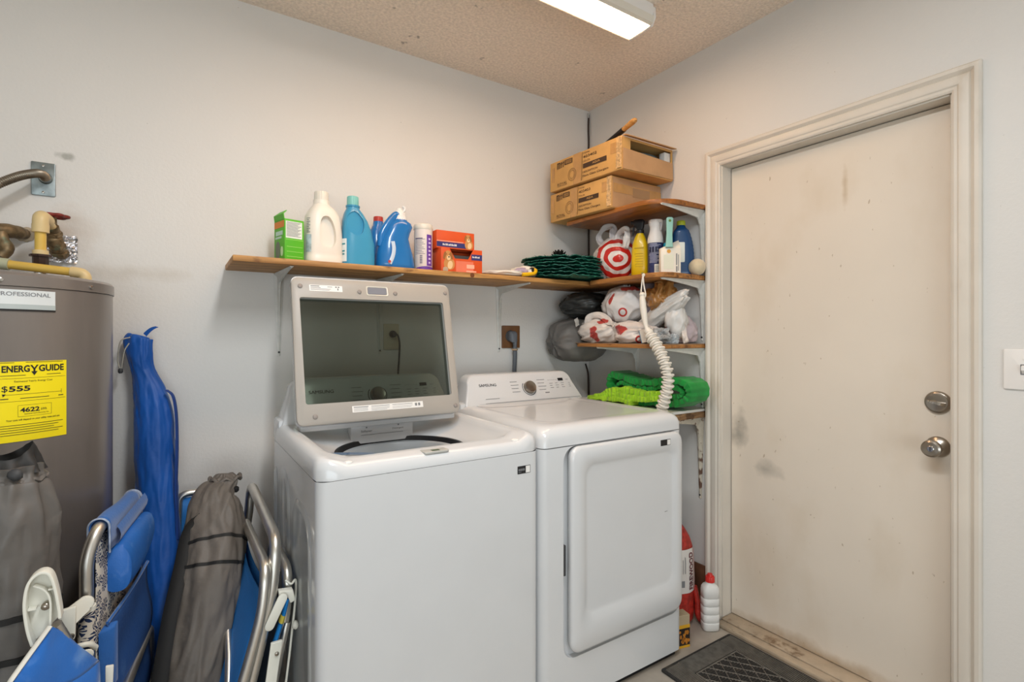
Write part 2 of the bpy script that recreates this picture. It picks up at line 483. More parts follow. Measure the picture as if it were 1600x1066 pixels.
lathe_door('key_cylinder', [(0.0095, 0.060), (0.0095, 0.0672), (0.008, 0.0685), (0.001, 0.0685)], -1.606, 0.893, chrome_m, kn, 20)
M = Md.copy(); M[1][3] = -1.606; M[2][3] = 0.893
obj('keyhole', G().prism(rrect(-.0014, .0014, -.006, .006, .0012, 3), M, 0.0684, 0.0692), dark_m, kn)

# light switch
t = thing('light_switch', 'white toggle light switch plate beside the door casing', 'light switch', (0, -1.82, 1.155))
M = frame((0, -1.82, 1.155), (0, -1, 0), (0, 0, 1))
obj('switch_plate', G().prism(rrect(-.043, .043, -.057, .057, .004, 4), M, 0.0003, 0.006), whitepl_m, t, bevel=0.002)
obj('toggle', G().loft([[M @ Vector((x, y, 0.006)) for x, y in rrect(-.005, .005, -.012, .012, .002, 3)], [M @ Vector((x, y + .004, 0.017)) for x, y in rrect(-.004, .004, -.006, .006, .002, 3)]]), whitepl_m, t, smooth=40)
obj('toggle_slot', G().prism(rrect(-.0075, .0075, -.015, .015, .002, 3), M, 0.0055, 0.0066), greyink_m, t)
for s_ in (-1, 1):
    obj('screw', G().lathe([(.0035, .0055), (.0032, .0075), (.001, .0078)], 12, M @ Matrix.Translation((0, s_ * .030, 0))), whitepl_m, t, smooth=40)

# ceiling fluorescent fixture
t = thing('ceiling_light', 'long white wraparound ceiling light, lit', 'ceiling light', (-1.05, -0.795, H))
emit_m = mat('lit_diffuser', '#ffd3a8', 0.5, var=0.01, emit=LAMP)
def yz(poly, x0, x1): return G().loft([[(x, y, z) for y, z in poly] for x in (x0, x1)])
obj('housing', yz([(-.725, 2.5445), (-.865, 2.5445), (-.868, 2.520), (-.862, 2.500), (-.728, 2.500), (-.722, 2.520)], -1.665, -.440), whitepl_m, t, smooth=25)
obj('side_rail', yz([(-.862, 2.5005), (-.868, 2.497), (-.861, 2.474), (-.850, 2.468), (-.846, 2.470), (-.850, 2.5)], -1.66, -.436), cream_m, t, smooth=25)
obj('side_rail', yz([(-.728, 2.5005), (-.722, 2.497), (-.727, 2.474), (-.732, 2.468), (-.736, 2.470), (-.734, 2.5)], -1.66, -.436), cream_m, t, smooth=25)
obj('diffuser', yz([(-.734, 2.4995), (-.7365, 2.469), (-.760, 2.4645), (-.82, 2.4645), (-.8455, 2.469), (-.8495, 2.4995)], -1.655, -.445), emit_m, t, smooth=60)
obj('end_cap', yz([(-.724, 2.535), (-.866, 2.535), (-.868, 2.495), (-.850, 2.466), (-.734, 2.466), (-.722, 2.495)], -.4395, -.425), whitepl_m, t, bevel=0.003)
obj('end_cap', yz([(-.724, 2.535), (-.866, 2.535), (-.868, 2.495), (-.850, 2.466), (-.734, 2.466), (-.722, 2.495)], -1.68, -1.666), whitepl_m, t, bevel=0.003)

# rubber door mat: base, ribbed border, diamond field
rub_m = mat('mat_rubber', '#2b2a29', 0.75, var=0.2, vs=25)
mix_into(rub_m, '#8a7558', f_noise(7, 0.60, 0.72, 0.5))
dust_m = mat('mat_ridge', '#6f6a62', 0.8, var=0.2, vs=40)
t = thing('rubber_doormat', 'black ribbed rubber mat with diamond pattern on floor by door', 'doormat', (-.275, -1.30, 0))
x0, x1, y0, y1 = -.487, -.062, -1.66, -.940
obj('mat_base', G().prism(rrect(x0, x1, y0, y1, .01, 3), Matrix.Identity(4), 0.0005, 0.008), rub_m, t, bevel=0.002, bseg=1)
g = G(); bw = 0.085; rng = random.Random(3)
n = 118
for i in range(n):   # border ribs, slanted
    y = y0 + .012 + (y1 - y0 - .024) * i / n
    for xa, xb in ((x0 + .012, x0 + bw), (x1 - bw, x1 - .012)):
        g.add([(xa, y, .008), (xb, y, .008), (xb, y + .0028, .008), (xa, y + .0028, .008), (xa, y + .0014, .0112), (xb, y + .0014, .0112)], [(0,1,5,4), (2,3,4,5), (0,4,3), (1,2,5)])
m_ = 56
for i in range(m_):
    x = x0 + bw + (x1 - x0 - 2*bw) * i / m_
    for ya, yb in ((y0 + .012, y0 + bw), (y1 - bw, y1 - .012)):
        g.add([(x, ya, .008), (x, yb, .008), (x + .0021, yb, .008), (x + .0021, ya, .008), (x + .0010, ya, .0110), (x + .0010, yb, .0110)], [(0,4,5,1), (2,5,4,3), (0,3,4), (1,5,2)])
obj('border_ribs', g, dust_m, t, kind='stuff')
g = G(); xa, xb, ya, yb = x0 + bw + .006, x1 - bw - .006, y0 + bw + .006, y1 - bw - .006
def clipseg(p, q):
    (xp, yp), (xq, yq) = p, q; t0, t1 = 0., 1.; dx, dy = xq - xp, yq - yp
    for pp, qq in ((-dx, xp - xa), (dx, xb - xp), (-dy, yp - ya), (dy, yb - yp)):
        if abs(pp) < 1e-9:
            if qq < 0: return None
        else:
            r = qq / pp
            if pp < 0: t0 = max(t0, r)
            else: t1 = min(t1, r)
    return ((xp + t0*dx, yp + t0*dy), (xp + t1*dx, yp + t1*dy)) if t0 < t1 else None
segs = []
for k in range(-14, 15):
    for sgn in (1, -1):
        c = k * 0.062
        segs.append(clipseg((-.275 - 1 * .72, -1.3 + c - sgn * 1), (-.275 + 1 * .72, -1.3 + c + sgn * 1)))
for a, b in (((xa, ya), (xb, ya)), ((xb, ya), (xb, yb)), ((xb, yb), (xa, yb)), ((xa, yb), (xa, ya))): segs.append((a, b))
for s_ in segs:
    if not s_: continue
    a, b = Vector((*s_[0], 0.008)), Vector((*s_[1], 0.008)); dv = (b - a)
    if dv.length < .01: continue
    nrm = Vector((-dv.y, dv.x, 0))  .normalized() * .0022; up = Vector((0, 0, .0035))
    g.add([a - nrm, b - nrm, b + nrm, a + nrm, a + up, b + up], [(0,1,5,4), (2,3,4,5), (0,4,3), (1,2,5)])
obj('diamond_ridges', g, dust_m, t, kind='stuff')
g = G()
for i in range(60):
    yy = ya + (yb - ya) * i / 60
    g.box(xa + .004, xb - .004, yy, yy + .004, .008, .0098)
obj('field_ribs', g, rub_m, t, kind='stuff')

# ------------------------------------------------------------------ washer and dryer
def panel_print(parent, M, w_, washer):
    """flat control print on a console face; M maps u (0..w_) and v (0..h)"""
    pass

def console(parent, x0, x1, zb, zt, yb, yt, yback):
    """slanted control console: rounded trapezoid front, leaning back"""
    out = rrect(0, 1, 0, 1, .001, 1)
    poly = [(x0, zb), (x1, zb)]
    # right slanted side then rounded top corners
    r = .045; tx = .035
    for k in range(9):
        a = k / 8 * math.pi / 2
        poly.append((x1 - tx - r + r * math.cos(a) * 1.0, zt - r + r * math.sin(a)))
    for k in range(9):
        a = math.pi / 2 + k / 8 * math.pi / 2
        poly.append((x0 + tx + r + r * math.cos(a), zt - r + r * math.sin(a)))
    def fy(z): return yb + (yt - yb) * (z - zb) / (zt - zb)
    f = [(x, fy(z), z) for x, z in poly]; b = [(x, yback, z) for x, z in poly]
    return obj('console', G().loft([f, b]), white_m, parent, bevel=0.008, bseg=3)

def console_marks(con, M, w_, washer, mk):
    k0 = .098 if washer else .089; dv = .036 if washer else .010
    put_text(con, [('SAMSUNG', k0, k0 + .087, .086 + dv, .0125, 0), ('SAMSUNG', k0 + .0006, k0 + .0876, .0863 + dv, .0125, 0)], M, ink_m, 'brand_lettering')
    r = []
    fu = lambda u: u * .835 if u < .46 else .400 + (u - .475) * 1.13
    def add(a, b, c, d): r.append((fu(a), fu(b), c + dv, d + dv))
    for k in range(4):
        add(.300, .345 + .006 * (k % 2), .094 - k * .0165, .0965 - k * .0165)
        add(.475, .515 - .006 * (k % 2), .097 - k * .0165, .0995 - k * .0165)
    for c in range(3):
        for k in range(3):
            add(.535 + c * .030, .552 + c * .030 - .004 * ((k + c) % 2), .076 - k * .011, .0782 - k * .011)
    for k in range(5): add(.532 + k * .010, .536 + k * .010, .093, .0955)
    for k in range(3): add(.635, .645, .074 - k * .009, .076 - k * .009)
    add(.625, .640, .092, .094); add(.500, .522, .030, .035)
    strips(con, r, M, greyink_m, 'control_print')
    strips(con, [(.105, .175, .030, .0325)], M, greyink_m, 'model_print')
    strips(con, [(fu(.585), fu(.612), .088 + dv, .102 + dv)], M, black_m, 'display', lift=0.0008)
    # dial with ring
    Mk = M @ Matrix.Translation((.347, .062 + dv, 0))
    g = G(); n = 40
    for i in range(n):
        a0 = R(-220 + 260 * i / n); a1 = R(-220 + 260 * (i + 1) / n)
        g.add([Mk @ Vector((q * math.cos(a), q * math.sin(a), .0007)) for a, q in ((a0, .0345), (a1, .0345), (a1, .0375), (a0, .0375))], [(0,1,2,3)])
    obj('dial_ring', g, ink_m, con)
    kd = obj('dial', G().lathe([(.030, .0), (.030, .004), (.028, .016), (.0265, .019), (.0255, .0185), (.002, .0195)], 36, Mk), nickel_m, con, smooth=35)
    return kd

# ---- washer
t = thing('washing_machine', 'white top-load washer with its glass lid open', 'washer', (-1.368, -.58, 0))
X0, X1, Y0, Y1 = -1.707, -1.030, -.920, -.245
body = obj('body', G().loft([[(x, y, z) for x, y in rrect(X0, X1, Y0, Y1, .028, 6)] for z in (0.03, .886)], caps=False), white_m, t, smooth=40)
# pressed panels of the left side
g = G()
Ms = frame((X0, 0, 0), (0, -1, 0), (0, 0, 1))  # local x = -Y, y = Z, normal = -X
for (a, b, z0, z1) in ((.285, .335, .10, .80), (.375, .565, .16, .83), (.61, .86, .12, .79)):
    o_ = rrect(a, b, z0, z1, min(.09, (b - a) * .48), 6); i_ = rrect(a + .016, b - .016, z0 + .016, z1 - .016, min(.08, (b - a) * .48 - .014), 6)
    i2 = rrect(a + .03, b - .03, z0 + .03, z1 - .03, max(.004, min(.07, (b - a) * .48 - .028)), 6) if b - a > .07 else i_
    M_ = Ms
    g.loft([[M_ @ Vector((x, y, .0002)) for x, y in o_], [M_ @ Vector((x, y, .006)) for x, y in i_]] + ([[M_ @ Vector((x, y, .002)) for x, y in i2]] if i2 is not i_ else []), caps=True)
obj('side_pressing', g, washer_side_m, body, smooth=50)
obj('base_skirt', G().box(X0 + .02, X1 - .02, Y0 + .03, Y1 - .02, 0.0, .031), black_m, t)
# top deck with the basin
N_ = 96
def ringrect(x0, x1, y0, y1, r, zf):
    pts = rrect(x0, x1, y0, y1, r, 12)
    out = []
    # resample by angle around the tub centre so that rings match the circle
    cx, cy = -1.368, -.610
    for j in range(N_):
        a = 2 * math.pi * j / N_; dx, dy = math.cos(a), math.sin(a); best = None
        for k in range(len(pts)):
            p, q = pts[k], pts[(k + 1) % len(pts)]
            ex, ey = q[0] - p[0], q[1] - p[1]; den = dx * ey - dy * ex
            if abs(den) < 1e-12: continue
            tt_ = ((p[0] - cx) * ey - (p[1] - cy) * ex) / den; uu = ((p[0] - cx) * dy - (p[1] - cy) * dx) / den
            if tt_ > 0 and -1e-6 <= uu <= 1 + 1e-6 and (best is None or tt_ > best): best = tt_
        x, y = cx + dx * best, cy + dy * best
        out.append((x, y, zf(x, y)))
    return out
def sst(a, b, v):
    v = max(0, min(1, (v - a) / (b - a))); return v * v * (3 - 2 * v)
def ff(x, y):   # 1 on the lowered front strip
    return sst(-.84, -.885, y) * sst(.305, .275, abs(x + 1.368))
def zrim(h): return lambda x, y: .944 - h - .022 * ff(x, y)
def circ(r, z): return [(-1.368 + r * math.cos(2*math.pi*j/N_), -.610 + r * math.sin(2*math.pi*j/N_), z) for j in range(N_)]
rings = [ringrect(X0, X1, Y0, Y1, .028, lambda x, y: .887), ringrect(X0, X1, Y0, Y1, .028, zrim(.030)),
         ringrect(X0 + .004, X1 - .004, Y0 + .004, Y1, .03, zrim(.014)), ringrect(X0 + .012, X1 - .012, Y0 + .012, Y1, .032, zrim(.003)),
         ringrect(X0 + .022, X1 - .022, Y0 + .022, -.26, .04, zrim(0)),
         ringrect(X0 + .042, X1 - .042, Y0 + .050, -.36, .05, zrim(.002)), ringrect(X0 + .052, X1 - .052, Y0 + .062, -.372, .055, zrim(.008)),
         ringrect(X0 + .058, X1 - .058, Y0 + .07, -.378, .06, lambda x, y: .926 - .012 * ff(x, y)),
         ringrect(X0 + .080, X1 - .080, Y0 + .078, -.379, .12, lambda x, y: .906 - .004 * ff(x, y)),
         circ(.2285, .888), circ(.214, .881), circ(.209, .872)]
obj('top_deck', G().loft(rings, caps=False), white_m, t, smooth=60)
obj('tub_gasket', G().loft([circ(.2125, .8790), circ(.204, .8785), circ(.199, .862), circ(.2125, .850)], caps=False), black_m, t, smooth=50)
obj('balance_ring', G().loft([circ(.199, .858), circ(.195, .864), circ(.180, .861), circ(.172, .845), circ(.172, .80)], caps=False), mat('grey_plastic', '#a9adb0', 0.35), t, smooth=50)
obj('drum', G().loft([circ(.185, .81), circ(.185, .42), circ(.02, .40)], caps=False), steel_m, t, smooth=50)
# thin curved blue sheet over the basin's left front
blue_sheet_m = mat('blue_sheet', '#5b87b8', 0.15, var=0.12, vs=12, coat=0.5)
obj('blue_sheet', G().grid(lambda u, v: (-1.600 + .17 * u - .015 * v, -.735 + .075 * v - .080 * u * u, .9075 - .006 * v - .010 * u), 10, 4), blue_sheet_m, t, smooth=60)
# dispenser drawer under the lid
Mw = frame((-1.484, -.427, .872), (1, 0, 0), (0, .28, 1))
dr = obj('dispenser_drawer', G().loft([[(x, -.427 + .02 * z_, .868 + z_) for x, z_ in rrect(-1.484, -1.254, 0, .074, .006, 3)], [(x, -.375, .868 + z_) for x, z_ in rrect(-1.484, -1.254, 0, .074, .006, 3)]]), white_m, t, bevel=0.003)
Mp = frame((-1.484, -.4275, .872), (1, 0, 0), (0, .02, 1))
put_text(dr, [('Softener', .035, .075, .040, .008, 0), ('Detergent', .150, .192, .040, .008, 0)], Mp, greyink_m, lift=.0022)
strips(dr, [(.035, .19, .026, .0272), (.052, .057, .050, .055), (.170, .175, .050, .055)], Mp, greyink_m, 'drawer_print', lift=.0022)
# latch, bumpers
lt = obj('lid_latch', G().loft([[(x, y, z) for x, y in rrect(-1.418, -1.342, -.912, -.872, .006, 3)] for z in (.919, .9255)]), mat('latch_grey', '#b4b3ad', .4), t, bevel=0.003)
obj('latch_window', G().box(-1.392, -1.368, -.905, -.890, .9245, .9262), mat('latch_green', '#4d5c46', .4), lt)
for x, y in ((-1.625, -.893), (-1.105, -.893)):
    obj('bumper', G().lathe([(.012, .9215), (.012, .926), (.009, .928), (.001, .9285)], 16, Matrix.Translation((x, y, -.002))), whitepl_m, t, smooth=40)
Mf = frame((0, Y0, 0), (1, 0, 0), (0, 0, 1))
st = obj('badge_sticker', G().prism(rrect(-1.114, -1.066, .822, .846, .001, 2), Mf, 0.0002, .0008), black_m, t)
strips(st, [(-1.0835, -1.0675, .8235, .8445)], Mf, whitepl_m, 'white_panel', lift=.0010)
strips(st, [(-1.1105, -1.106, .831, .838), (-1.1045, -1.100, .831, .838), (-1.0985, -1.095, .831, .838), (-1.0935, -1.088, .831, .838), (-1.111, -1.100, .8265, .828)], Mf, greyink_m, 'badge_print', lift=.0011)
con = console(t, X0 + .012, X1 - .012, .935, 1.095, -.345, -.272, -.225)
obj('console_rear', G().box(X0 + .004, X1 - .004, -.330, -.222, .88, .96), white_m, con, bevel=0.01)
Mc = frame((X0 + .012, -.3455, .935), (1, 0, 0), (0, .073, .16))
console_marks(con, Mc, .653, True, None)
# lid
L_ = math.hypot(.165, .484)
Ml = frame((-1.66, -.50, .966), (1, 0, 0), (0, .165, .484))
def lidpoly(g_, r=.022):
    # tapered outline, wider at the top
    pts = rrect(0, .560, -.005, L_, r, 5)
    return [(u + (v / L_) * (.032 if u > .28 else .011) - (0 if u > .28 else .015) + (g_ if u > .28 else -g_) , v + (g_ if v > L_/2 else -g_)) for u, v in pts]
lid = obj('lid', G().loft([[Ml @ Vector((u, v, -.028)) for u, v in lidpoly(-.004)], [Ml @ Vector((u, v, -.022)) for u, v in lidpoly(.001)], [Ml @ Vector((u, v, .0)) for u, v in lidpoly(.001)], [Ml @ Vector((u, v + (.0045 if v > .3 else 0), .004)) for u, v in lidpoly(.001)]]), white_m, t, smooth=45)
lidf = obj('lid_frame', G().loft([[Ml @ Vector((u, v, .002)) for u, v in lidpoly(.0015)], [Ml @ Vector((u, v, .008)) for u, v in lidpoly(.0005)], [Ml @ Vector((u, v, .011)) for u, v in lidpoly(-.006)]]), taupe_m, lid, smooth=45)
def lid_cut(z0, z1, e=0):
    pts = [(u + (v - .05) / .4 * (.022 if u > .28 else .004), v) for u, v in rrect(.014 - e, .535 + e, .062 - e, .437 + e, .008, 4)]
    return G().loft([[Ml @ Vector((u, v, z)) for u, v in pts] for z in (z0, z1)])
bpy.context.view_layer.update()
for o_ in (lid, lidf):
    c_ = obj('cutter', lid_cut(-.05, .05), white_m, t)
    bpy.context.view_layer.update()
    boolean(o_, c_); smooth_obj(o_, 40)
obj('lid_glass', lid_cut(-.008, -.003, .002), glass_m, lid)
# handle recess, bumpers, stickers on the lid
obj('lid_handle', G().loft([[Ml @ Vector((u, v, z)) for u, v in rrect(.255 - e, .330 + e, .457 - e, .487 + e, .006, 4)] for z, e in ((.0105, .004), (.0135, .003), (.0125, .0), (.006, -.002))], caps=True), cream_m, lid, smooth=40)
obj('handle_recess', G().prism(rrect(.257, .328, .459, .485, .005, 4), Ml, .0112, .0129), mat('recess_grey', '#7d7f88', .4), lid)
for u, v in ((.022, .478), (.573, .478), (.226, .466), (.362, .466), (.040, .020), (.545, .020)):
    obj('lid_bumper', G().lathe([(.008, .010), (.008, .0135), (.006, .015), (.001, .0152)], 14, Ml @ Matrix.Translation((u, v, 0))), mat('bumper_grey', '#8f8781', .5), lid, smooth=40)
def sticker(parent, M, x0, x1, y0, y1, z, lines, m=None, name='label_sticker', ink=None):
    s_ = obj(name, G().prism(rrect(x0, x1, y0, y1, .001, 2), M, z, z + .0005), m or whitepl_m, parent)
    strips(s_, lines, M, ink or greyink_m, 'fine_print', lift=z + .0009)
    return s_
sticker(lid, Ml, .052, .165, .462, .485, .0112, [(.056, .086, .479, .4825), (.056, .09, .474, .476), (.056, .125, .470, .4715), (.056, .120, .466, .4675), (.113, .130, .478, .480), (.140, .146, .477, .482), (.149, .155, .477, .482), (.147, .151, .467, .475)])
sticker(lid, Ml, .160, .415, .024, .046, .0112, [(.165, .215, .040, .0425), (.165, .213, .036, .037), (.165, .213, .032, .033), (.165, .213, .028, .029), (.225, .29, .040, .0418), (.225, .29, .035, .036), (.225, .288, .031, .032), (.225, .28, .027, .028), (.30, .375, .040, .0418), (.30, .375, .034, .035), (.30, .37, .029, .030), (.384, .392, .031, .041), (.396, .404, .031, .041)])
obj('hinge', G().box(-1.66, -1.10, -.470, -.425, .935, .962), white_m, lid, bevel=.006)

# ---- dryer
t = thing('clothes_dryer', 'white front-load dryer standing right of the washer', 'dryer', (-.678, -.58, 0))
X0, X1, Y0, Y1 = -1.020, -.336, -.920, -.200
body = obj('body', G().loft([[(x, y, z) for x, y in rrect(X0, X1, Y0, Y1, .028, 6)] for z in (.028, .884)]), white_m, t, smooth=40)
Mf = frame((0, Y0, 0), (1, 0, 0), (0, 0, 1))
bpy.context.view_layer.update()
c_ = obj('cutter', G().prism(rrect(-.932, -.348, .178, .8835, .05, 8), Mf, -.022, .05), white_m, t)
bpy.context.view_layer.update(); boolean(body, c_); smooth_obj(body, 40)
obj('base_skirt', G().box(X0 + .02, X1 - .02, Y0 + .02, Y1 - .02, 0, .029), black_m, t)
def rr_at(e, r, z, zf=None): return [(x, y, (zf(x, y) if zf else z)) for x, y in rrect(X0 + e, X1 - e, Y0 + e, Y1 - e * .2, r, 8)]
obj('top_deck', G().loft([rr_at(0, .028, .887), rr_at(0, .030, .915), rr_at(.004, .034, .930), rr_at(.012, .042, .944), rr_at(.026, .05, .952), rr_at(.045, .06, .955),
    rr_at(.075, .07, .9545), rr_at(.085, .07, .9515), rr_at(.10, .065, .9505)]), white_m, t, smooth=60)
# door: dished panel
def dd(x0, x1, z0, z1, r, dpt): return [Mf @ Vector((x, y, dpt)) for x, y in rrect(x0, x1, z0, z1, r, 8)]
do = obj('door', G().loft([dd(-.904, -.356, .200, .880, .035, -.010), dd(-.910, -.352, .194, .882, .04, .004), dd(-.908, -.354, .197, .880, .04, .012), dd(-.900, -.361, .207, .872, .036, .017),
    dd(-.858, -.392, .292, .828, .045, .019), dd(-.846, -.404, .310, .816, .04, .011), dd(-.835, -.415, .325, .806, .035, .0095)]), white_m, t, smooth=55)
bd = obj('badge_sticker', G().prism(rrect(-.482, -.428, .838, .860, .001, 2), Mf, .0174, .0192), black_m, do)
strips(bd, [(-.447, -.4295, .8395, .8585)], Mf, whitepl_m, 'white_panel', lift=.0196)
obj('dark_strip', G().box(-.931, -.923, Y0 - .0005, Y0 + .02, .46, .56), dark_m, t)  # thin dark strip in the channel left of the door
scr = mat('scuff_mark', '#54585a', .6)
obj('scuff', G().quad(Mf, -.452, -.436, .585, .5865, .0112), scr, do)
con = console(t, X0 + .03, X1 - .01, .950, 1.080, -.350, -.277, -.21)
obj('console_rear', G().box(X0 + .012, X1 - .012, -.338, -.205, .88, .968), white_m, con, bevel=.012)
Mc = frame((X0 + .03, -.3505, .950), (1, 0, 0), (0, .073, .13))
console_marks(con, Mc, .644, False, None)
strips(con, [(.10, .63, .0105, .0125)], Mc, greyink_m, 'seam_line')
# exhaust louvers not seen; the wide shallow pad under the console
obj('deck_ramp', G().grid(lambda u, v: (-.93 + .50 * u, -.350 - .07 * v * (1 - (2*u-1)**4), .9512 + .006 * (1 - v)), 16, 4), white_m, t, smooth=60)

# ------------------------------------------------------------------ shelves and their brackets
ZS = 1.521
def board(name, label, poly, z0, z1, m, bev=.003):
    g = G().loft([[(x, y, z) for x, y in poly] for z in (z0, z1)])
    return tag(obj(name, g, m, None, bevel=bev, bseg=2), label, 'shelf')
sh = board('wall_shelf', 'long brown wooden shelf on the back wall above the washer', [(-1.838, -.001), (-1.838, -.30), (-.265, -.302), (-.285, -.001)], 1.500, ZS, wood_x)
obj('knot', G().lathe([(.010, 0), (.010, .0012), (.006, .0016), (.001, .001)], 18, frame((-.932, -.3012, 1.5105), (1, 0, 0), (0, 0, 1))), mat('wood_knot', '#6b3a18', .6), sh, smooth=40)
def corner_round(xf, y_end, r, back, left=None, n=10):
    """board along the right wall with its outer corner rounded"""
    pts = [(-.001, back), (xf, back)]
    for k in range(n + 1):
        a = math.pi + k / n * math.pi / 2
        pts.append((xf + r + r * math.cos(a), y_end + r + r * math.sin(a)))
    pts.append((-.001, y_end)); return pts
# middle board with a slightly wavy front edge
mp_ = [(-.001, -.001), (-.2845, -.001), (-.2645, -.3035), (-.300, -.345), (-.302, -.47), (-.300, -.60), (-.304, -.68), (-.303, -.735), (-.285, -.775), (-.24, -.797), (-.12, -.792), (-.001, -.783)]
ms = board('wall_shelf', 'middle wooden corner shelf on the right wall holding spray bottles', mp_, 1.499, ZS - .001, wood_y)
us = board('wall_shelf', 'topmost wooden corner shelf under the two cardboard cartons', corner_round(-.312, -.792, .14, -.18), 1.815, 1.836, wood_u)
ls = board('wall_shelf', 'lower wooden corner shelf heaped with plastic bags', [(-.001, -.25), (-.302, -.25), (-.303, -.787), (-.001, -.787)], 1.196, 1.212, wood_y)
obj('top_sheet', G().box(-.290, -.002, -.785, -.215, 1.2123, 1.2155), mat('thin_board', '#a3886e', .8, var=.1, vs=20), ls, bevel=.001, bseg=1)
old_wood = mat('weathered_wood', '#7d5c3d', .8, vs=5, hex2='#9b7a55', stretch=(3, 3, 25), bump=.4, bs=20)
mix_into(old_wood, '#3f2817', f_noise(24, .54, .66, .7))
bs_ = board('wall_shelf', 'bottom shelf of weathered wood behind the dryer', [(-.001, -.15), (-.305, -.15), (-.305, -.783), (-.001, -.783)], .884, .912, old_wood)
obj('white_top', G().box(-.305, -.002, -.784, -.16, .9125, .924), mat('white_board', '#d9d7d2', .6, var=.06), bs_, bevel=.001, bseg=1)

def arm_prof(L, h0, h1, n=8):
    return [(L * k / n, h0 + (h1 - h0) * (k / n) ** .8) for k in range(n + 1)]
def make_bracket(label, group, Lv=.33, Lh=.275, m=bracket_m):
    """origin: top of the wall arm on the wall; the shelf arm runs along local -Y"""
    t = thing('shelf_bracket', label, 'bracket', (0, 0, 0), 0, group)
    # wall arm: ribbed strip tapering downward
    sec = []
    for k in range(13):
        s_ = k / 12; z = -.004 - s_ * (Lv - .004); w_ = .013 * (1 - s_) + .006; d_ = .017 * (1 - s_) ** 1.6 + .003
        sec.append([(-w_, -.0005, z), (w_, -.0005, z), (w_, -.0025, z), (w_ * .4, -.003 - d_ * .3, z), (w_ * .22, -.003 - d_, z), (-w_ * .22, -.003 - d_, z), (-w_ * .4, -.003 - d_ * .3, z), (-w_, -.0025, z)])
    obj('wall_arm', G().loft(sec), m, t, smooth=35, local=True)
    sec = []
    for k in range(13):
        s_ = k / 12; y = -.0005 - s_ * Lh; w_ = .013 * (1 - s_) + .006; d_ = .032 * (1 - s_) ** 1.3 + .004
        sec.append([(-w_, y, -.0005), (w_, y, -.0005), (w_, y, -.0025), (w_ * .4, y, -.003 - d_ * .35), (w_ * .22, y, -.003 - d_), (-w_ * .22, y, -.003 - d_), (-w_ * .4, y, -.003 - d_ * .35), (-w_, y, -.0025)])
    obj('shelf_arm', G().loft(sec), m, t, smooth=35, local=True)
    # curved gusset in the corner
    poly = [(-.003, -.003)] + [(-.003 - .075 + .06 * math.cos(R(a)) , -.078 + .06 * math.sin(R(a))) for a in range(0, 91, 10)]
    poly = [(-.004, -.004), (-.072, -.006), (-.06, -.022), (-.042, -.030), (-.030, -.042), (-.022, -.06), (-.006, -.075)]
    obj('gusset', G().loft([[(x, y, z) for y, z in poly] for x in (-.003, .003)]), m, t, local=True)
    for z in (-.03, -Lv + .015):
        obj('screw', G().lathe([(.0042, 0), (.004, .002), (.001, .003)], 10, Matrix.Translation((.0085 if z > -.1 else 0, -.0026 if z > -.1 else -.005, z)) @ Matrix.Rotation(R(90), 4, 'X')), dark_m, t, smooth=40, local=True)
    return t
def place(t, loc, rz): t.location = loc; t.rotation_euler = (0, 0, rz)
zb = 1.4995
b0 = make_bracket('white bracket under the left end of the long shelf, left of the washer lid', 'white shelf brackets')
place(b0, (-1.650, -.0005, zb), 0)
for x, lab in ((-1.236, 'white bracket of the long shelf partly behind the washer lid glass'), (-.612, 'white bracket of the long shelf beside the brown outlet')):
    b = copy_tree(b0); place(b, (x, -.0005, zb), 0); b['label'] = lab
b1 = None
for y, z, lab in ((-.765, 1.8145, 'white bracket under the topmost corner shelf beside the door casing'), (-.765, 1.4985, 'white bracket under the middle corner shelf beside the door casing'),
                  (-.765, 1.1955, 'white bracket under the right end of the bag shelf by the door casing'), (-.37, 1.1955, 'white bracket under the bag shelf above the green mats')):
    if b1 is None: b1 = b = make_bracket(lab, 'white shelf brackets', .270, .275)
    else: b = copy_tree(b1)
    place(b, (-.0005, y, z), R(-90)); b['label'] = lab
br = make_bracket('rusty peeling bracket under the bottom shelf right of the dryer', 'white shelf brackets', .37, .28, rust_m)
place(br, (-.0005, -.755, .8835), R(-90)); del br['group']

# ------------------------------------------------------------------ outlets, cords, plumbing
brown_m = mat('brown_outlet', '#6f4a2c', .5, var=.15, vs=15)
t = thing('dryer_outlet', 'brown wall outlet with grey dryer plug and cord', 'outlet', (-.541, 0, 1.245))
Mb = frame((-.541, -.0003, 1.245), (1, 0, 0), (0, 0, 1))
obj('outlet_plate', G().prism(rrect(-.055, .055, -.058, .058, .004, 3), Mb, 0, .008), brown_m, t, bevel=.003)
gcord = mat('grey_cord', '#63676d', .5, var=.08)
obj('socket', G().lathe([(.030, .008), (.030, .011), (.026, .013), (.001, .013)], 24, Mb @ Matrix.Translation((-.005, .004, 0))), dark_m, t, smooth=40)
pl = G().loft([[Mb @ Vector((x, y + dy, z)) for x, y in rrect(-w_, w_, -h_, h_, min(w_, h_) * .5, 4)] for z, w_, h_, dy in ((.012, .022, .026, .004), (.026, .022, .027, .002), (.038, .018, .026, -.004), (.042, .012, .020, -.008))])
obj('plug', pl, gcord, t, smooth=50)
obj('plug_neck', G().tube([Mb @ Vector(p) for p in ((.004, -.018, .028), (.008, -.035, .03), (.010, -.052, .028))], [.015, .013, .010], 12, aspect=.8), gcord, t, smooth=50)
obj('plug_tag', G().tube([Mb @ Vector(p) for p in ((-.006, -.066, .028), (.010, -.066, .04), (.024, -.066, .028), (.010, -.066, .016))], .005, 8, closed=True), mat('tan_tie', '#b79a7c', .6), t, smooth=60)
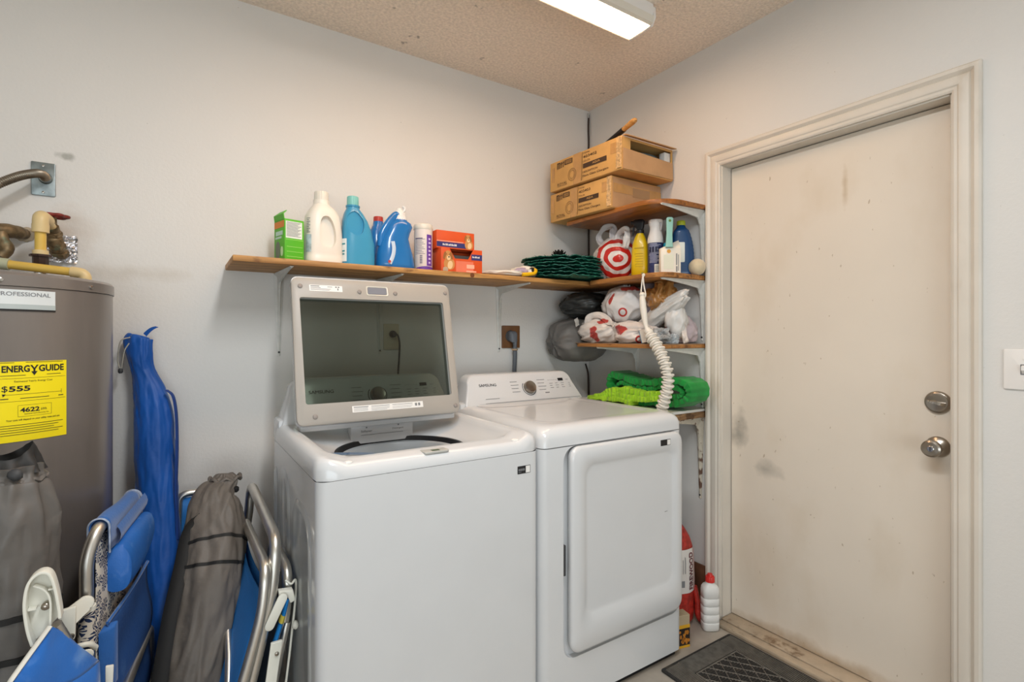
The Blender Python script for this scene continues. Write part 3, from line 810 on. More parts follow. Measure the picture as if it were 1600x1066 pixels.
obj('cord', G().tube(smooth_path([Mb @ Vector(p) for p in ((.010, -.050, .028), (.012, -.10, .026), (.012, -.2, .02), (.012, -.33, .02), (.012, -.5, .02))]), .0085, 10, aspect=1.4), gcord, t, smooth=60)
almond = mat('almond_plastic', '#c9bda4', .4, var=.04)
t = thing('washer_outlet', 'almond wall outlet with black plug, behind the washer lid glass', 'outlet', (-1.183, 0, 1.246))
Mb = frame((-1.183, -.0003, 1.246), (1, 0, 0), (0, 0, 1))
obj('outlet_plate', G().prism(rrect(-.036, .036, -.058, .058, .004, 3), Mb, 0, .006), almond, t, bevel=.003)
for v in (.022, -.022):
    obj('receptacle', G().prism(rrect(-.016, .016, v - .014, v + .014, .009, 4), Mb, .006, .0075), almond, t, bevel=.001)
obj('plug', G().lathe([(.016, .007), (.016, .02), (.011, .03), (.009, .034)], 16, Mb @ Matrix.Translation((.004, .012, 0))), black_m, t, smooth=40)
obj('cord', G().tube(smooth_path([Mb @ Vector(p) for p in ((.004, .012, .030), (.020, .006, .030), (.030, -.03, .026), (.030, -.09, .022), (.026, -.16, .02), (.022, -.24, .018), (.02, -.4, .015))]), .0045, 8), black_m, t, smooth=60)
wire_m = mat('brown_cable', '#3a2a22', .6)
tag(obj('corner_cable', G().tube(smooth_path([(-.006, -.006, 2.52), (-.010, -.008, 2.44), (-.007, -.007, 2.36), (-.012, -.009, 2.2), (-.009, -.008, 2.0), (-.008, -.008, 1.7), (-.012, -.008, 1.535)]), .0045, 8), wire_m, smooth=60),
    'dark thin cable running down the room corner behind the cartons', 'cable')
tag(obj('corner_cable', G().tube(smooth_path([(-.030, -.006, 1.09), (-.012, -.006, 1.04), (.0 - .008, -.006, .98), (-.007, -.006, .85)]), .0045, 8), wire_m, smooth=60),
    'short dark cable hanging below the grey stuff sack in the corner', 'cable')
tag(obj('torn_tape', G().grid(lambda u, v: (-.002 - .016 * abs(u - .5) * 2 * .8 - .002, -.002 - .03 * u * .3 - .003, 2.535 - .03 * v - .01 * abs(u - .5)), 6, 3), mat('white_tape', '#c9c6c0', .6), smooth=60), 'scrap of white tape in the ceiling corner at the cable top', 'tape')

# junction box plate with flexible conduit
t = thing('conduit_plate', 'galvanised cover plate with flexible metal conduit above the water heater', 'electrical box', (-2.356, 0, 1.76))
Mb = frame((-2.356, -.0003, 1.760), (1, 0, 0), (0, 0, 1))
obj('cover_plate', G().prism(rrect(-.030, .030, -.054, .054, .003, 3), Mb, 0, .006), steel_m, t, bevel=.002)
for v in (-.043, .043): obj('screw', G().lathe([(.004, .006), (.0035, .008), (.001, .0085)], 12, Mb @ Matrix.Translation((0, v, 0))), nickel_m, t, smooth=40)
flex_m = mat('flex_conduit', '#8f8577', .4, .9, var=.12, vs=20)
path = smooth_path([(-2.350, -.004, 1.762), (-2.350, -.05, 1.763), (-2.362, -.10, 1.752), (-2.40, -.14, 1.722), (-2.46, -.17, 1.665), (-2.56, -.2, 1.56), (-2.66, -.24, 1.42)], 28)
P_ = []; r_ = []
for i, p in enumerate(path): P_.append(p); r_.append(.0135 if i % 2 else .0112)
obj('conduit', G().tube(P_, r_, 12), flex_m, t, smooth=70)
obj('conduit_collar', G().lathe([(.018, .005), (.018, .012), (.015, .016), (.013, .016)], 20, Mb @ Matrix.Translation((.006, .002, 0))), steel_m, t, smooth=40)

cpvc = mat('cream_pipe', '#d9c08c', .4, var=.06)
cpvc_y = mat('yellow_pipe', '#d9b455', .4, var=.05)
brass = mat('old_brass', '#7d6a4e', .5, .6, var=.4, vs=45, bump=.6, bs=70)
mix_into(brass, '#6f8a76', f_noise(30, .56, .66, .7))
t = thing('cold_water_pipe', 'cream plastic elbow pipe entering the water heater top', 'pipe', (-2.331, -.2, 1.40))
obj('riser', G().tube([(-2.331, -.2, 1.50), (-2.331, -.2, 1.575)], .0135, 16), cpvc_y, t, smooth=50)
obj('elbow', G().tube(round_path([(-2.331, -.2, 1.563), (-2.331, -.2, 1.606), (-2.325, -.150, 1.600)], .035, 8), .0195, 16).join(G().tube([(-2.331, -.2, 1.556), (-2.331, -.2, 1.580)], .0205, 16)), cpvc, t, smooth=50)
obj('stub', G().tube([(-2.325, -.152, 1.600), (-2.322, -.10, 1.590)], .0135, 14), cpvc, t, smooth=50)
obj('collar', G().tube([(-2.331, -.2, 1.490), (-2.331, -.2, 1.503)], .019, 16), cpvc, t, smooth=40)
obj('dark_coupling', G().lathe([(.026, 1.484), (.026, 1.490), (.019, 1.491), (.019, 1.462), (.017, 1.458)][::-1], 8, Matrix.Translation((-2.331, -.2, 0))), mat('dark_pipe_dope', '#3d2a22', .4, .3, var=.3), t, smooth=30)
obj('steel_nipple', G().tube([(-2.331, -.2, 1.397), (-2.331, -.2, 1.460)], .0165, 16), chrome_m, t, smooth=50)
t = thing('shutoff_valve', 'corroded brass gate valve with red handwheel at the wall', 'valve', (-2.318, -.07, 1.52))
obj('valve_body', G().tube(smooth_path([(-2.322, -.102, 1.592), (-2.320, -.085, 1.572), (-2.316, -.07, 1.545), (-2.312, -.055, 1.525), (-2.308, -.02, 1.515)], 5), [.019]*4 + [.016]*3 + [.022]*5 + [.017]*9, 12), brass, t, smooth=45)
obj('bonnet', G().lathe([(.017, 1.56), (.019, 1.575), (.013, 1.585), (.010, 1.600), (.006, 1.603), (.005, 1.628)], 8, Matrix.Translation((-2.316, -.085, 0))), brass, t, smooth=30)
for p_, r_ in (((-2.3195, -.085, 1.574), .0235), ((-2.315, -.066, 1.540), .0245), ((-2.311, -.045, 1.520), .0255)):
    obj('hex_nut', G().lathe([(r_ * .8, -.006), (r_, -.005), (r_, .005), (r_ * .8, .006)], 6, frame(p_, (1, 0, 0), Vector((1, 0, 0)).cross(Vector((.004, .030, -.035))) * -1)), brass, t, smooth=30)
wh = G()
ring = [(-2.316 + (.030 + .0035 * math.cos(6 * a)) * math.cos(a), -.085 + (.030 + .0035 * math.cos(6 * a)) * math.sin(a), 1.629) for a in [2*math.pi*k/48 for k in range(48)]]
wh.tube(ring, .0055, 8, closed=True)
for k in range(3):
    a = 2*math.pi*k/3 + .3
    wh.tube([(-2.316 + .03 * math.cos(a), -.085 + .03 * math.sin(a), 1.629), (-2.316, -.085, 1.629)], .0045, 6)
wh.lathe([(.008, 1.624), (.008, 1.635), (.004, 1.637)], 10, Matrix.Translation((-2.316, -.085, 0)))
obj('handwheel', wh, mat('red_paint_worn', '#7c2a22', .5, var=.3, vs=40), t, smooth=60)
foil = mat('crinkled_foil', '#e8e8ec', .28, 1.0, var=.15, vs=60)
def foilf(u, v):
    p = Vector((u * 6, v * 6, 3)); q = noise.noise(p * 1.4)
    return (-2.352 + .082 * u + .003 * noise.noise(p * 2), -.007 - .012 * abs(noise.noise(p * 1.1)) - .008 * abs(q), 1.492 + .088 * v + .004 * noise.noise(p + Vector((9, 0, 0))))
tag(obj('foil_patch', G().grid(foilf, 26, 26), foil), 'crinkled silver foil patch on the wall behind the gate valve', 'foil')
t = thing('relief_pipe', 'yellow-striped plastic drain pipe lying across the water heater top', 'pipe', (-2.33, -.235, 1.44))
obj('pipe', G().tube([(-2.47, -.205, 1.462), (-2.245, -.235, 1.440)], .0125, 14), cpvc_y, t, smooth=60)
obj('elbow', G().tube(round_path([(-2.258, -.234, 1.4415), (-2.225, -.238, 1.438), (-2.222, -.238, 1.405)], .02, 6), .0155, 14), cpvc, t, smooth=60)
obj('coupling', G().tube([(-2.425, -.211, 1.4576), (-2.395, -.2153, 1.4548)], .0165, 14), mat('pale_green_fitting', '#b5b79a', .5), t, smooth=50)
obj('brass_end', G().tube([(-2.475, -.2045, 1.4625), (-2.42, -.2116, 1.457)], .020, 8), brass, t, smooth=40)
t = thing('brass_valve', 'tarnished brass valve at the left edge on the wall', 'valve', (-2.435, -.06, 1.52))
obj('valve_body', G().tube(smooth_path([(-2.40, -.012, 1.575), (-2.415, -.05, 1.574), (-2.445, -.08, 1.572), (-2.5, -.10, 1.57)], 5), [.017, .017, .018, .02, .021, .02, .021, .022, .022, .021, .02, .02, .02, .02, .02, .02], 12), brass, t, smooth=45)
obj('drop_leg', G().tube(smooth_path([(-2.442, -.078, 1.57), (-2.438, -.085, 1.54), (-2.425, -.09, 1.515), (-2.44, -.095, 1.49)], 5), .018, 12), brass, t, smooth=45)
obj('plaster_collar', crumple((-2.398, -.006, 1.575), (.022, .008, .022), 5, .2, sub=3), mat('plaster_patch', '#b3a48d', .9), t, smooth=60)

# water heater
tank_m = mat('tank_paint', '#827a74', .32, .35, var=.05, vs=3, stretch=(6, 6, .8), coat=.2)
tx, ty, tr = -2.43, -.35, .28
t = thing('water_heater', 'grey-brown cylindrical water heater in the left corner', 'water heater', (tx, ty, 0))
Tt = Matrix.Translation((tx, ty, 0))
obj('tank', G().lathe([(tr - .01, 0), (tr, .012), (tr, 1.365), (tr - .004, 1.368)], 96, Tt), tank_m, t, smooth=40)
obj('tank_cap', G().lathe([(tr - .01, 1.3655), (tr + .003, 1.3665), (tr + .003, 1.392), (tr - .003, 1.399), (tr - .02, 1.402), (.03, 1.404), (.002, 1.404)], 96, Tt), tank_m, t, smooth=40)
def cyl(a_deg, z, d=0.0):
    a = R(a_deg); return Vector((tx + (tr + d) * math.cos(a), ty + (tr + d) * math.sin(a), z))
for a in (-29.8, -69.7, -110):
    p = cyl(a, 1.379, .0035); n_ = Vector((math.cos(R(a)), math.sin(R(a)), 0))
    obj('cap_screw', G().lathe([(.0055, 0), (.005, .003), (.001, .004)], 12, frame(p, (-n_.y, n_.x, 0), (0, 0, 1))), chrome_m, t, smooth=40)
def warp_at(a0, z0):
    return lambda x, y, l: cyl(a0 + math.degrees(x / tr), z0 + y, .0012 + l)
def curved_label(name, a0, a1, z0, z1, m, d=.0004, th=.0008):
    k = 16
    out = G().grid(lambda u, v: cyl(a0 + (a1 - a0) * u, z0 + (z1 - z0) * v, d + th), k, 1)
    return obj(name, out, m, t, smooth=60)
ye = mat('yellow_label', '#f2dc0e', .5, var=.03)
lab = curved_label('energy_label', -71.0, -43.6, 1.003, 1.190, ye)
lab['label'] = 'yellow energy guide label'
wv = warp_at(-71.0, 1.003)   # width .134, height .187
W_ = R(27.4) * tr
put_text(lab, [('ENERG', .0085, .0575, .170, .016, .03), ('GUIDE', .0745, .127, .170, .016, .03), ('$', .0085, .0185, .1235, .0155, 0), ('555', .0205, .0585, .1235, .0125, .03), ('4622', .040, .076, .073, .011, .03), ('kWh', .079, .090, .072, .006, .0),
               ('Estimated Yearly Energy Cost', .03, .102, .140, .0055, 0), ('Estimated Yearly Electricity Use', .048, .094, .063, .004, 0), ('Your cost will depend on your utility rates and use.', .016, .118, .050, .0055, 0.01)], Matrix.Identity(4), ink_m, 'lettering', .0006, wv)
strips(lab, [(.0642, .0678, .158, .170), (.004, .131, .1475, .1481), (.004, .131, .094, .0946), (.010, .122, .110, .1107), (.010, .0107, .106, .110), (.1213, .122, .106, .116), (.036, .1, .084, .0845), (.036, .1, .0575, .058), (.036, .0365, .0575, .084), (.0995, .1, .0575, .084)]
       + [(.006, .125 - .01 * (k % 3), .038 - k * .0055, .0392 - k * .0055) for k in range(5)] + [(.005, .03, .1842, .1853), (.05, .125, .1842, .1853), (.006, .05, .154, .1552), (.09, .12, .154, .1552), (.04, .095, .100, .1014), (.006, .02, .1, .102), (.115, .126, .100, .102)], Matrix.Identity(4), ink_m, 'fine_print', .0005, wv)
g = G()
for tri in (((.060, .163), (.072, .163), (.066, .153)), ((.0085, .1125), (.0155, .1125), (.012, .1065))):
    g.add([wv(x, y, .0006) for x, y in tri], [(0, 1, 2)])
obj('arrow', g, ink_m, lab, recalc=False)
g = G()
for sx_ in (-1, 1): g.add([wv(.066 - sx_ * .0018, .168, .0006), wv(.066 + sx_ * .0018, .168, .0006), wv(.066 + sx_ * .0078, .178, .0006), wv(.066 + sx_ * .0042, .178, .0006)], [(0, 1, 2, 3)])
obj('letter_y', g, ink_m, lab, recalc=False)
sil = mat('silver_label', '#d5d9d9', .4, var=.05)
lab = curved_label('name_label', -88, -48.8, 1.312, 1.358, sil)
wv2 = warp_at(-88, 1.312)
put_text(lab, [('PROFESSIONAL', .083, .181, .036, .0095, .01)], Matrix.Identity(4), greyink_m, 'lettering', .0006, wv2)
strips(lab, [(0, R(39.2) * tr, -.004, .0005)], Matrix.Identity(4), ink_m, 'label_edge', .0009, wv2)
strips(lab, [(0, R(39.2) * tr, .0005, .012)], Matrix.Identity(4), mat('label_grey', '#aeb6b5', .45), 'grey_band', .0005, wv2)

# ------------------------------------------------------------------ goods on the long back shelf
Z = ZS + .0005
def bottle(name, parent, m, secs, c, rz=0, e=3.2, n=36, label=None):
    """loft of superellipse sections: (z, half width, half depth, dx)"""
    Rm = Matrix.Translation(c) @ Matrix.Rotation(rz, 4, 'Z')
    rings = []
    for s_ in secs:
        z, a, b = s_[:3]; dx = s_[3] if len(s_) > 3 else 0; ee = s_[4] if len(s_) > 4 else e
        rings.append([Rm @ Vector((x + dx, y, z)) for x, y in sup(a, b, ee, n)])
    return obj(name, G().loft(rings), m, parent, smooth=55, label=label)
def cap(name, parent, m, c, r, z0, z1, ridges=True, n=40):
    Rm = c if isinstance(c, Matrix) else Matrix.Translation(c)
    rings = []
    for z, k in ((z0, 1), (z1 - .003, .97), (z1, .9)):
        rings.append([Rm @ Vector(((r * k + (.0009 if (ridges and j % 2) else 0)) * math.cos(2*math.pi*j/n), (r * k + (.0009 if (ridges and j % 2) else 0)) * math.sin(2*math.pi*j/n), z)) for j in range(n)])
    return obj(name, G().loft(rings), m, parent, smooth=30)

# green detergent carton
green_m = mat('lime_card', '#57b524', .5, var=.04)
c = (-1.640, -.165, Z); rz = R(14)
t = thing('detergent_box', 'lime green detergent carton with torn top flap', 'box', c, rz)
gb = G(); w2, d2, h_ = .036, .045, .158
gb.v = []; gb.box(-w2, w2, -d2, d2, 0, h_)
o = obj('carton', gb, green_m, t, bevel=.0015, local=True)
obj('flap', G().loft([[( -w2 - .001, -d2 + .004, h_ - .002), (-w2 + .002, -d2 + .004, h_ - .002), (-w2 + .002, d2 - .004, h_ - .002), (-w2 - .001, d2 - .004, h_ - .002)], [(-w2 - .004, -d2 + .004, h_ + .018), (-w2 - .001, -d2 + .004, h_ + .018), (-w2 - .001, d2 - .004, h_ + .018), (-w2 - .004, d2 - .004, h_ + .018)],
    [(-w2 + .012, -d2 + .012, h_ + .034), (-w2 + .014, -d2 + .012, h_ + .032), (-w2 + .016, d2 - .01, h_ + .032), (-w2 + .014, d2 - .01, h_ + .034)]]), green_m, t, local=True)
Mloc = Matrix.Translation(c) @ Matrix.Rotation(rz, 4, 'Z')
Mf_ = Mloc @ frame((0, -d2, 0), (1, 0, 0), (0, 0, 1))
wp = obj('text_panel', G().quad(Mf_, -.032, .029, .088, .150, .0004), mat('panel_white', '#e9ece2', .6), t, recalc=False)
strips(wp, [(-.029, .025 - .006 * (k % 3), .145 - k * .0042, .1468 - k * .0042) for k in range(13)], Mf_, greyink_m, 'fine_print', .0008)
strips(t, [(-.028, .030, .020 + k * .018, .0215 + k * .018) for k in range(3)] + [(-.032, .032, .082, .0835)], Mf_, mat('pale_green', '#a6dd72', .6), 'stripe_print', .0005)
Ms_ = Mloc @ frame((-w2, 0, 0), (0, -1, 0), (0, 0, 1))
strips(t, [(-.042, .042, .128, .152)], Ms_, mat('orange_band', '#e08a3a', .6), 'orange_band', .0005)
strips(t, [(-.030, .030, .100, .116), (-.034, .02, .088, .096)], Ms_, mat('pale_grey_print', '#bfe0d0', .6), 'logo_print', .0006)
obj('picture_print', G().prism(sup(.020, .034, 2.2, 20), Ms_ @ Matrix.Translation((-.012, .045, 0)), .0003, .0007), mat('dark_grey_print', '#6f7d6a', .6), t)
obj('picture_print', G().prism(sup(.010, .018, 2.2, 20), Ms_ @ Matrix.Translation((.022, .040, 0)), .0003, .0007), mat('light_print', '#c9e8b5', .6), t)

# white laundry jug
c = (-1.516, -.155, Z)
t = thing('laundry_jug', 'large white laundry detergent jug with moulded handle', 'bottle', c)
jug_m = mat('jug_white', '#ebe4d8', .35, var=.015)
Rj = Matrix.Rotation(R(8), 4, 'Z'); Mj = Matrix.Translation(c) @ Rj
o = bottle('body', t, jug_m, [(0, .062, .045), (.004, .070, .052), (.03, .072, .054), (.034, .070, .052), (.045, .0715, .053), (.13, .070, .052), (.19, .063, .048), (.215, .050, .042), (.232, .034, .034, -.004, 2.4), (.238, .030, .030, -.005, 2), (.254, .030, .030, -.005, 2)], c, R(8), 3.0)
# moulded handle window: recessed pocket with rim
pc = smooth_path([(.008, 0, .184), (-.020, 0, .182), (-.031, 0, .140), (-.028, 0, .082), (.004, 0, .068), (.028, 0, .084), (.028, 0, .14)], 5, True)
co = obj('cutter', G().loft([[Mj @ Vector((p.x + .002, yy, p.z)) for p in pc] for yy in (-.08, -.030)]), jug_m, t)
bpy.context.view_layer.update(); boolean(o, co); smooth_obj(o, 40)
cap('cap', t, cream_m, Mj @ Vector((-.005, 0, 0)), .026, .252, .288)
obj('label_print', sup_patch(c, R(8), .0712, .0535, 3, 192, 222, .046, .112), mat('pale_blue_print', '#b9cbd0', .6, var=.3, vs=40), t, smooth=60)
g = G()
for k in range(9): g.join(sup_patch(c, R(8), .0712, .0535, 3, 196, 216 - 6 * (k % 2), .120 + .0065 * k, .1225 + .0065 * k, .0004, 6, 1))
obj('fine_print', g, greyink_m, t, recalc=False, kind='stuff')

# light blue softener bottle
c = (-1.381, -.155, Z)
lb = mat('sky_blue_plastic', '#3f97bd', .3, var=.04, coat=.2)
t = thing('softener_bottle', 'light blue softener bottle with aqua cap', 'bottle', c)
Mj = Matrix.Translation(c)
o = bottle('body', t, lb, [(0, .060, .040), (.004, .066, .045), (.04, .067, .046), (.10, .0655, .045), (.115, .062, .044, -.001), (.15, .058, .042, -.004), (.19, .049, .038, -.010), (.22, .036, .032, -.016), (.238, .026, .026, -.018, 2), (.252, .025, .025, -.018, 2)], c, 0, 3.0)
ring = smooth_path([(-.022, 0, .225), (-.052, 0, .200), (-.050, 0, .150), (-.020, 0, .128), (.006, 0, .142), (.010, 0, .19)], 5, True)
co = obj('cutter', G().loft([[Mj @ Vector((p.x + .004, yy, p.z)) for p in ring] for yy in (-.08, -.026)]), lb, t)
bpy.context.view_layer.update(); boolean(o, co); smooth_obj(o, 45)
cap('cap', t, mat('aqua_cap', '#7fc3bd', .4), Mj @ Vector((-.018, 0, 0)), .0225, .251, .288)
obj('neck_ring', G().lathe([(.028, .245), (.028, .251), (.024, .252)], 24, Mj @ Matrix.Translation((-.018, 0, 0))), lb, t, smooth=40)
lbl = obj('label_sticker', sup_patch(c, 0, .0668, .0460, 3, 186, 226, .022, .112, .0008, 14, 6), mat('label_white', '#dfe6e6', .5, var=.05), t, smooth=60)
for a_, b_, z_ in ((192, 216, .060), (194, 214, .048), (198, 218, .088)):
    obj('print_line', sup_patch(c, 0, .0668, .0460, 3, a_, b_, z_, z_ + .006, .0014, 8, 1), mat('teal_print', '#3b8f9a', .6), lbl, smooth=60)

# darker blue detergent bottle with white spout
c = (-1.222, -.15, Z)
bb = mat('deep_blue_plastic', '#1c72b8', .22, var=.06, coat=.4)
t = thing('detergent_bottle', 'bright blue detergent bottle with white measuring spout', 'bottle', c)
Mj = Matrix.Translation(c)
o = bottle('body', t, bb, [(0, .074, .044), (.004, .081, .050), (.03, .083, .052, 0), (.07, .078, .050, -.002), (.11, .068, .047, -.004), (.14, .058, .043, -.001), (.165, .054, .041, .010), (.19, .055, .040, .020), (.205, .045, .038, .024), (.214, .034, .032, .022, 2), (.22, .031, .031, .022, 2)], c, 0, 2.6)
# handle arch at the left
arch = smooth_path([(-.062, 0, .10), (-.060, 0, .145), (-.040, 0, .185), (-.012, 0, .222), (.004, 0, .236), (.018, 0, .228)], 6)
obj('handle', G().tube([Mj @ Vector((p.x, p.y - .012, p.z)) for p in arch], [.013] * len(arch), 12, aspect=1.3), bb, t, smooth=60)
obj('grip_stripe', G().tube([Mj @ Vector(p) for p in smooth_path([(-.040, -.0535, .025), (-.026, -.0525, .06), (-.022, -.052, .09), (-.026, -.050, .118)], 5)], .008, 8, aspect=.25, up=(0, 1, 0)), mat('pale_stripe', '#c8d9ea', .4), t, smooth=60)
obj('red_mark', G().lathe([(.006, 0), (.006, .001)], 12, Mj @ frame((-.043, -.0578, .033), (1, 0, 0), (0, 0, 1))), mat('red_print', '#c6403a', .5), t)
cp = cap('cap', t, whitepl_m, Mj @ Vector((.022, 0, 0)), .031, .218, .236)
obj('spout', G().lathe([(.026, .235), (.024, .250), (.016, .256), (.012, .268), (.001, .269)], 20, Mj @ Matrix.Translation((.020, 0, 0))), whitepl_m, t, smooth=40)
obj('pour_lip', G().tube([Mj @ Vector(p) for p in ((.032, -.012, .254), (.040, -.014, .262), (.040, -.014, .272), (.030, -.012, .276))], .006, 8), whitepl_m, t, smooth=60)

# another blue bottle behind, with red cap
c = (-1.262, -.06, Z)
t = thing('detergent_bottle', 'blue bottle with red cap hidden behind the bright blue detergent', 'bottle', c)
Mj = Matrix.Translation(c)
bottle('body', t, bb, [(0, .04, .036), (.004, .044, .040), (.1, .044, .040), (.17, .040, .036), (.205, .024, .024, 0, 2), (.222, .021, .021, 0, 2)], c, 0, 2.8)
cap('cap', t, mat('red_cap', '#b8352c', .4), Mj, .020, .221, .243)

# wipes canister
c = (-1.092, -.15, Z)
can_m = mat('canister_white', '#e6dcd4', .35, var=.015); pur = mat('purple_print', '#6b3fa0', .45, var=.05)
t = thing('wipes_canister', 'white and purple cylindrical wipes canister', 'canister', c)
Mj = Matrix.Translation(c)
def cylp(a, z, r=.0402): return Mj @ Vector((r * math.cos(R(a)), r * math.sin(R(a)), z))
obj('body', G().lathe([(.038, 0), (.040, .003), (.040, .190)], 40, Mj), can_m, t, smooth=40)
obj('lid', G().lathe([(.0405, .188), (.0415, .190), (.0415, .203), (.039, .211), (.03, .215), (.001, .216)], 40, Mj), cream_m, t, smooth=40)
obj('base_band', G().grid(lambda u, v: cylp(-175 + 170 * u, .002 + (.026 - .010 * (2*u-1)**2) * v, .0404), 20, 2), pur, t, smooth=60)
obj('purple_strip', G().grid(lambda u, v: cylp(-92 + 40 * u, .030 + .135 * v, .0405), 8, 2), pur, t, smooth=60)
g = G()
for k in range(10): g.grid(lambda u, v, k=k: cylp(-165 + (62 - 9 * (k % 3)) * u, .080 + k * .007 + .0022 * v, .0406), 4, 1)
g.grid(lambda u, v: cylp(-168 + 50 * u, .144 + .006 * v, .0406), 4, 1)
for k in range(5): g.grid(lambda u, v, k=k: cylp(-135 + 16 * u, .040 + k * .0075 + .005 * v, .0406), 2, 1)
obj('fine_print', g, mat('violet_grey_print', '#7d7687', .6), t, recalc=False)
g = G()
for k in range(7): g.grid(lambda u, v, k=k: cylp(-80 + (14 + 4 * (k % 2)) * u, .040 + k * .017 + .008 * v, .0407), 2, 1)
obj('icon_print', g, mat('lilac_print', '#d9c8ec', .6), t, recalc=False)

# two orange cartons with a dog picture
org = mat('orange_card', '#d9531f', .5, var=.04); navy = mat('navy_print', '#33346f', .5)
pink = mat('salmon_print', '#e47a5c', .5); gold = mat('golden_fur_print', '#c98d4d', .6); goldl = mat('pale_fur_print', '#e8c796', .6)
def dog(parent, M, x, y, s_):
    """printed photo of a golden dog: head, ears, chest"""
    def el(g_, dx, dy, a, b, z0, z1, rot=0):
        return g_.prism(sup(a * s_, b * s_, 2.2, 18), M @ Matrix.Translation((x + dx * s_, y + dy * s_, 0)) @ Matrix.Rotation(R(rot), 4, 'Z'), z0, z1)
    o1 = obj('dog_picture', el(el(G(), 0, 0, .017, .022, .0003, .0006), .006, -.036, .026, .026, .0003, .0006), gold, parent)
    for sx in (-1, 1): obj('ear', el(G(), sx * .016, .000, .006, .017, .0006, .0008, sx * 14), mat('ear_print', '#9c6430', .6), o1)
    obj('muzzle', el(G(), .003, -.010, .009, .010, .0006, .0009), goldl, o1)
    obj('chest', el(G(), .010, -.040, .012, .018, .0006, .0009, -10), goldl, o1)
    obj('nose', el(G(), .004, -.006, .0036, .0028, .0009, .0011), ink_m, o1)
    for sx in (-1, 1): obj('eye', el(G(), sx * .0065, .006, .0018, .0018, .0006, .0009), ink_m, o1)
c = (-.936, -.165, Z)
t = thing('snack_carton', 'orange dog treat carton with torn open front, on the shelf', 'box', c, R(-2))
Mj = Matrix.Translation(c) @ Matrix.Rotation(R(-2), 4, 'Z')
W2, D2, HH = .100, .055, .113
o = obj('carton', G().box(-W2, W2, -D2, D2, 0, HH), org, t, bevel=.0015, local=True)
Mf_ = Mj @ frame((0, -D2, 0), (1, 0, 0), (0, 0, 1))
co = obj('cutter', G().prism([(-.070, .125), (-.035, .068), (.030, .068), (.062, .125)], Mf_, -.06, .05), org, t); bpy.context.view_layer.update(); boolean(o, co)
co = obj('cutter', G().box(-W2 + .002, W2 - .002, -D2 + .002, D2 - .002, .002, HH - .002), org, t, local=True); bpy.context.view_layer.update(); boolean(o, co)
obj('interior_shade', G().box(-W2 + .006, W2 - .006, -D2 + .012, D2 - .006, .003, .085), dark_m, t, local=True, bevel=.006)  # dark block behind the opening, standing in for the shade inside
strips(t, [(.045, .099, .066, .092)], Mf_, navy, 'navy_band', .0004)
strips(t, [(-.03, .055, .003, .058)], Mf_, pink, 'salmon_band', .0003)
strips(t, [(.050 + .0065 * k, .0545 + .0065 * k - .001 * (k % 2), .0765, .084 - .002 * (k % 3 == 1)) for k in range(6)], Mf_, whitepl_m, 'worn_print', .0008)
strips(t, [(.022, .060, .028, .045), (.02, .07, .012, .018)], Mf_, mat('light_salmon', '#f3b39a', .5), 'pale_print', .0006)
dog(t, Mf_, -.068, .078, 1.0)
obj('bowl_print', G().prism(sup(.012, .014, 3, 16), Mf_ @ Matrix.Translation((-.080, .014, 0)), .0006, .0009), mat('grey_bowl_print', '#b9a58d', .6), t)
c = (-.952, -.138, Z + HH + .0004)
t = thing('snack_carton', 'orange dog treat carton stacked on top of the torn one', 'box', c, R(-1))
Mj = Matrix.Translation(c) @ Matrix.Rotation(R(-1), 4, 'Z')
obj('carton', G().box(-.095, .090, -.055, .055, 0, .078), org, t, bevel=.0015, local=True)
Mf_ = Mj @ frame((0, -.055, 0), (1, 0, 0), (0, 0, 1))
strips(t, [(-.094, .050, .006, .028)], Mf_, navy, 'navy_band', .0004)
strips(t, [(-.094, .035, .030, .033)], Mf_, mat('light_salmon', '#f3b39a', .5), 'pale_print', .0005)
strips(t, [(-.066 + .007 * k, -.061 + .007 * k - .001 * (k % 2), .0125, .0210 - .002 * (k % 3 == 1)) for k in range(10)], Mf_, whitepl_m, 'worn_print', .0008)
dog(t, Mf_, .058, .052, .8)

# flat packet of papers and its yellow edge
paper = mat('white_paper', '#dcd6cc', .7, var=.04)
t = thing('paper_packet', 'flat white plastic packet with yellow buckle lying on shelf', 'packet', (-.70, -.19, Z))
obj('packet_body', crumple((-.690, -.205, Z + .018), (.125, .085, .017), 14, .14, 2.0, .03, Z + .0004, sub=4, pole=(1, 0, 0)), paper, t, smooth=70)
obj('packet_end', crumple((-.610, -.215, Z + .030), (.060, .070, .026), 15, .20, 2.0, .03, Z + .0004, sub=4, pole=(1, .3, 0)), paper, t, smooth=70)
yl = mat('yellow_plastic', '#e8b612', .35, var=.04)
obj('yellow_buckle', G().tube(smooth_path([(-.665, -.292, Z + .010), (-.63, -.295, Z + .014), (-.60, -.292, Z + .020), (-.585, -.285, Z + .034), (-.60, -.275, Z + .042)], 5), .009, 10), yl, t, smooth=60)
obj('black_clip', G().box(-.612, -.600, -.296, -.27, Z + .024, Z + .046), black_m, t, bevel=.003)
obj('lilac_wrap', crumple((-.645, -.255, Z + .028), (.035, .03, .018), 4, .2, sub=3), mat('lilac_film', '#b3a3b8', .3, alpha=.9), t, smooth=60)
obj('clear_bag', crumple((-.585, -.25, Z + .030), (.03, .03, .024), 6, .2, sub=3), mat('clear_film', '#d8d8d2', .12, trans=.8), t, smooth=60)

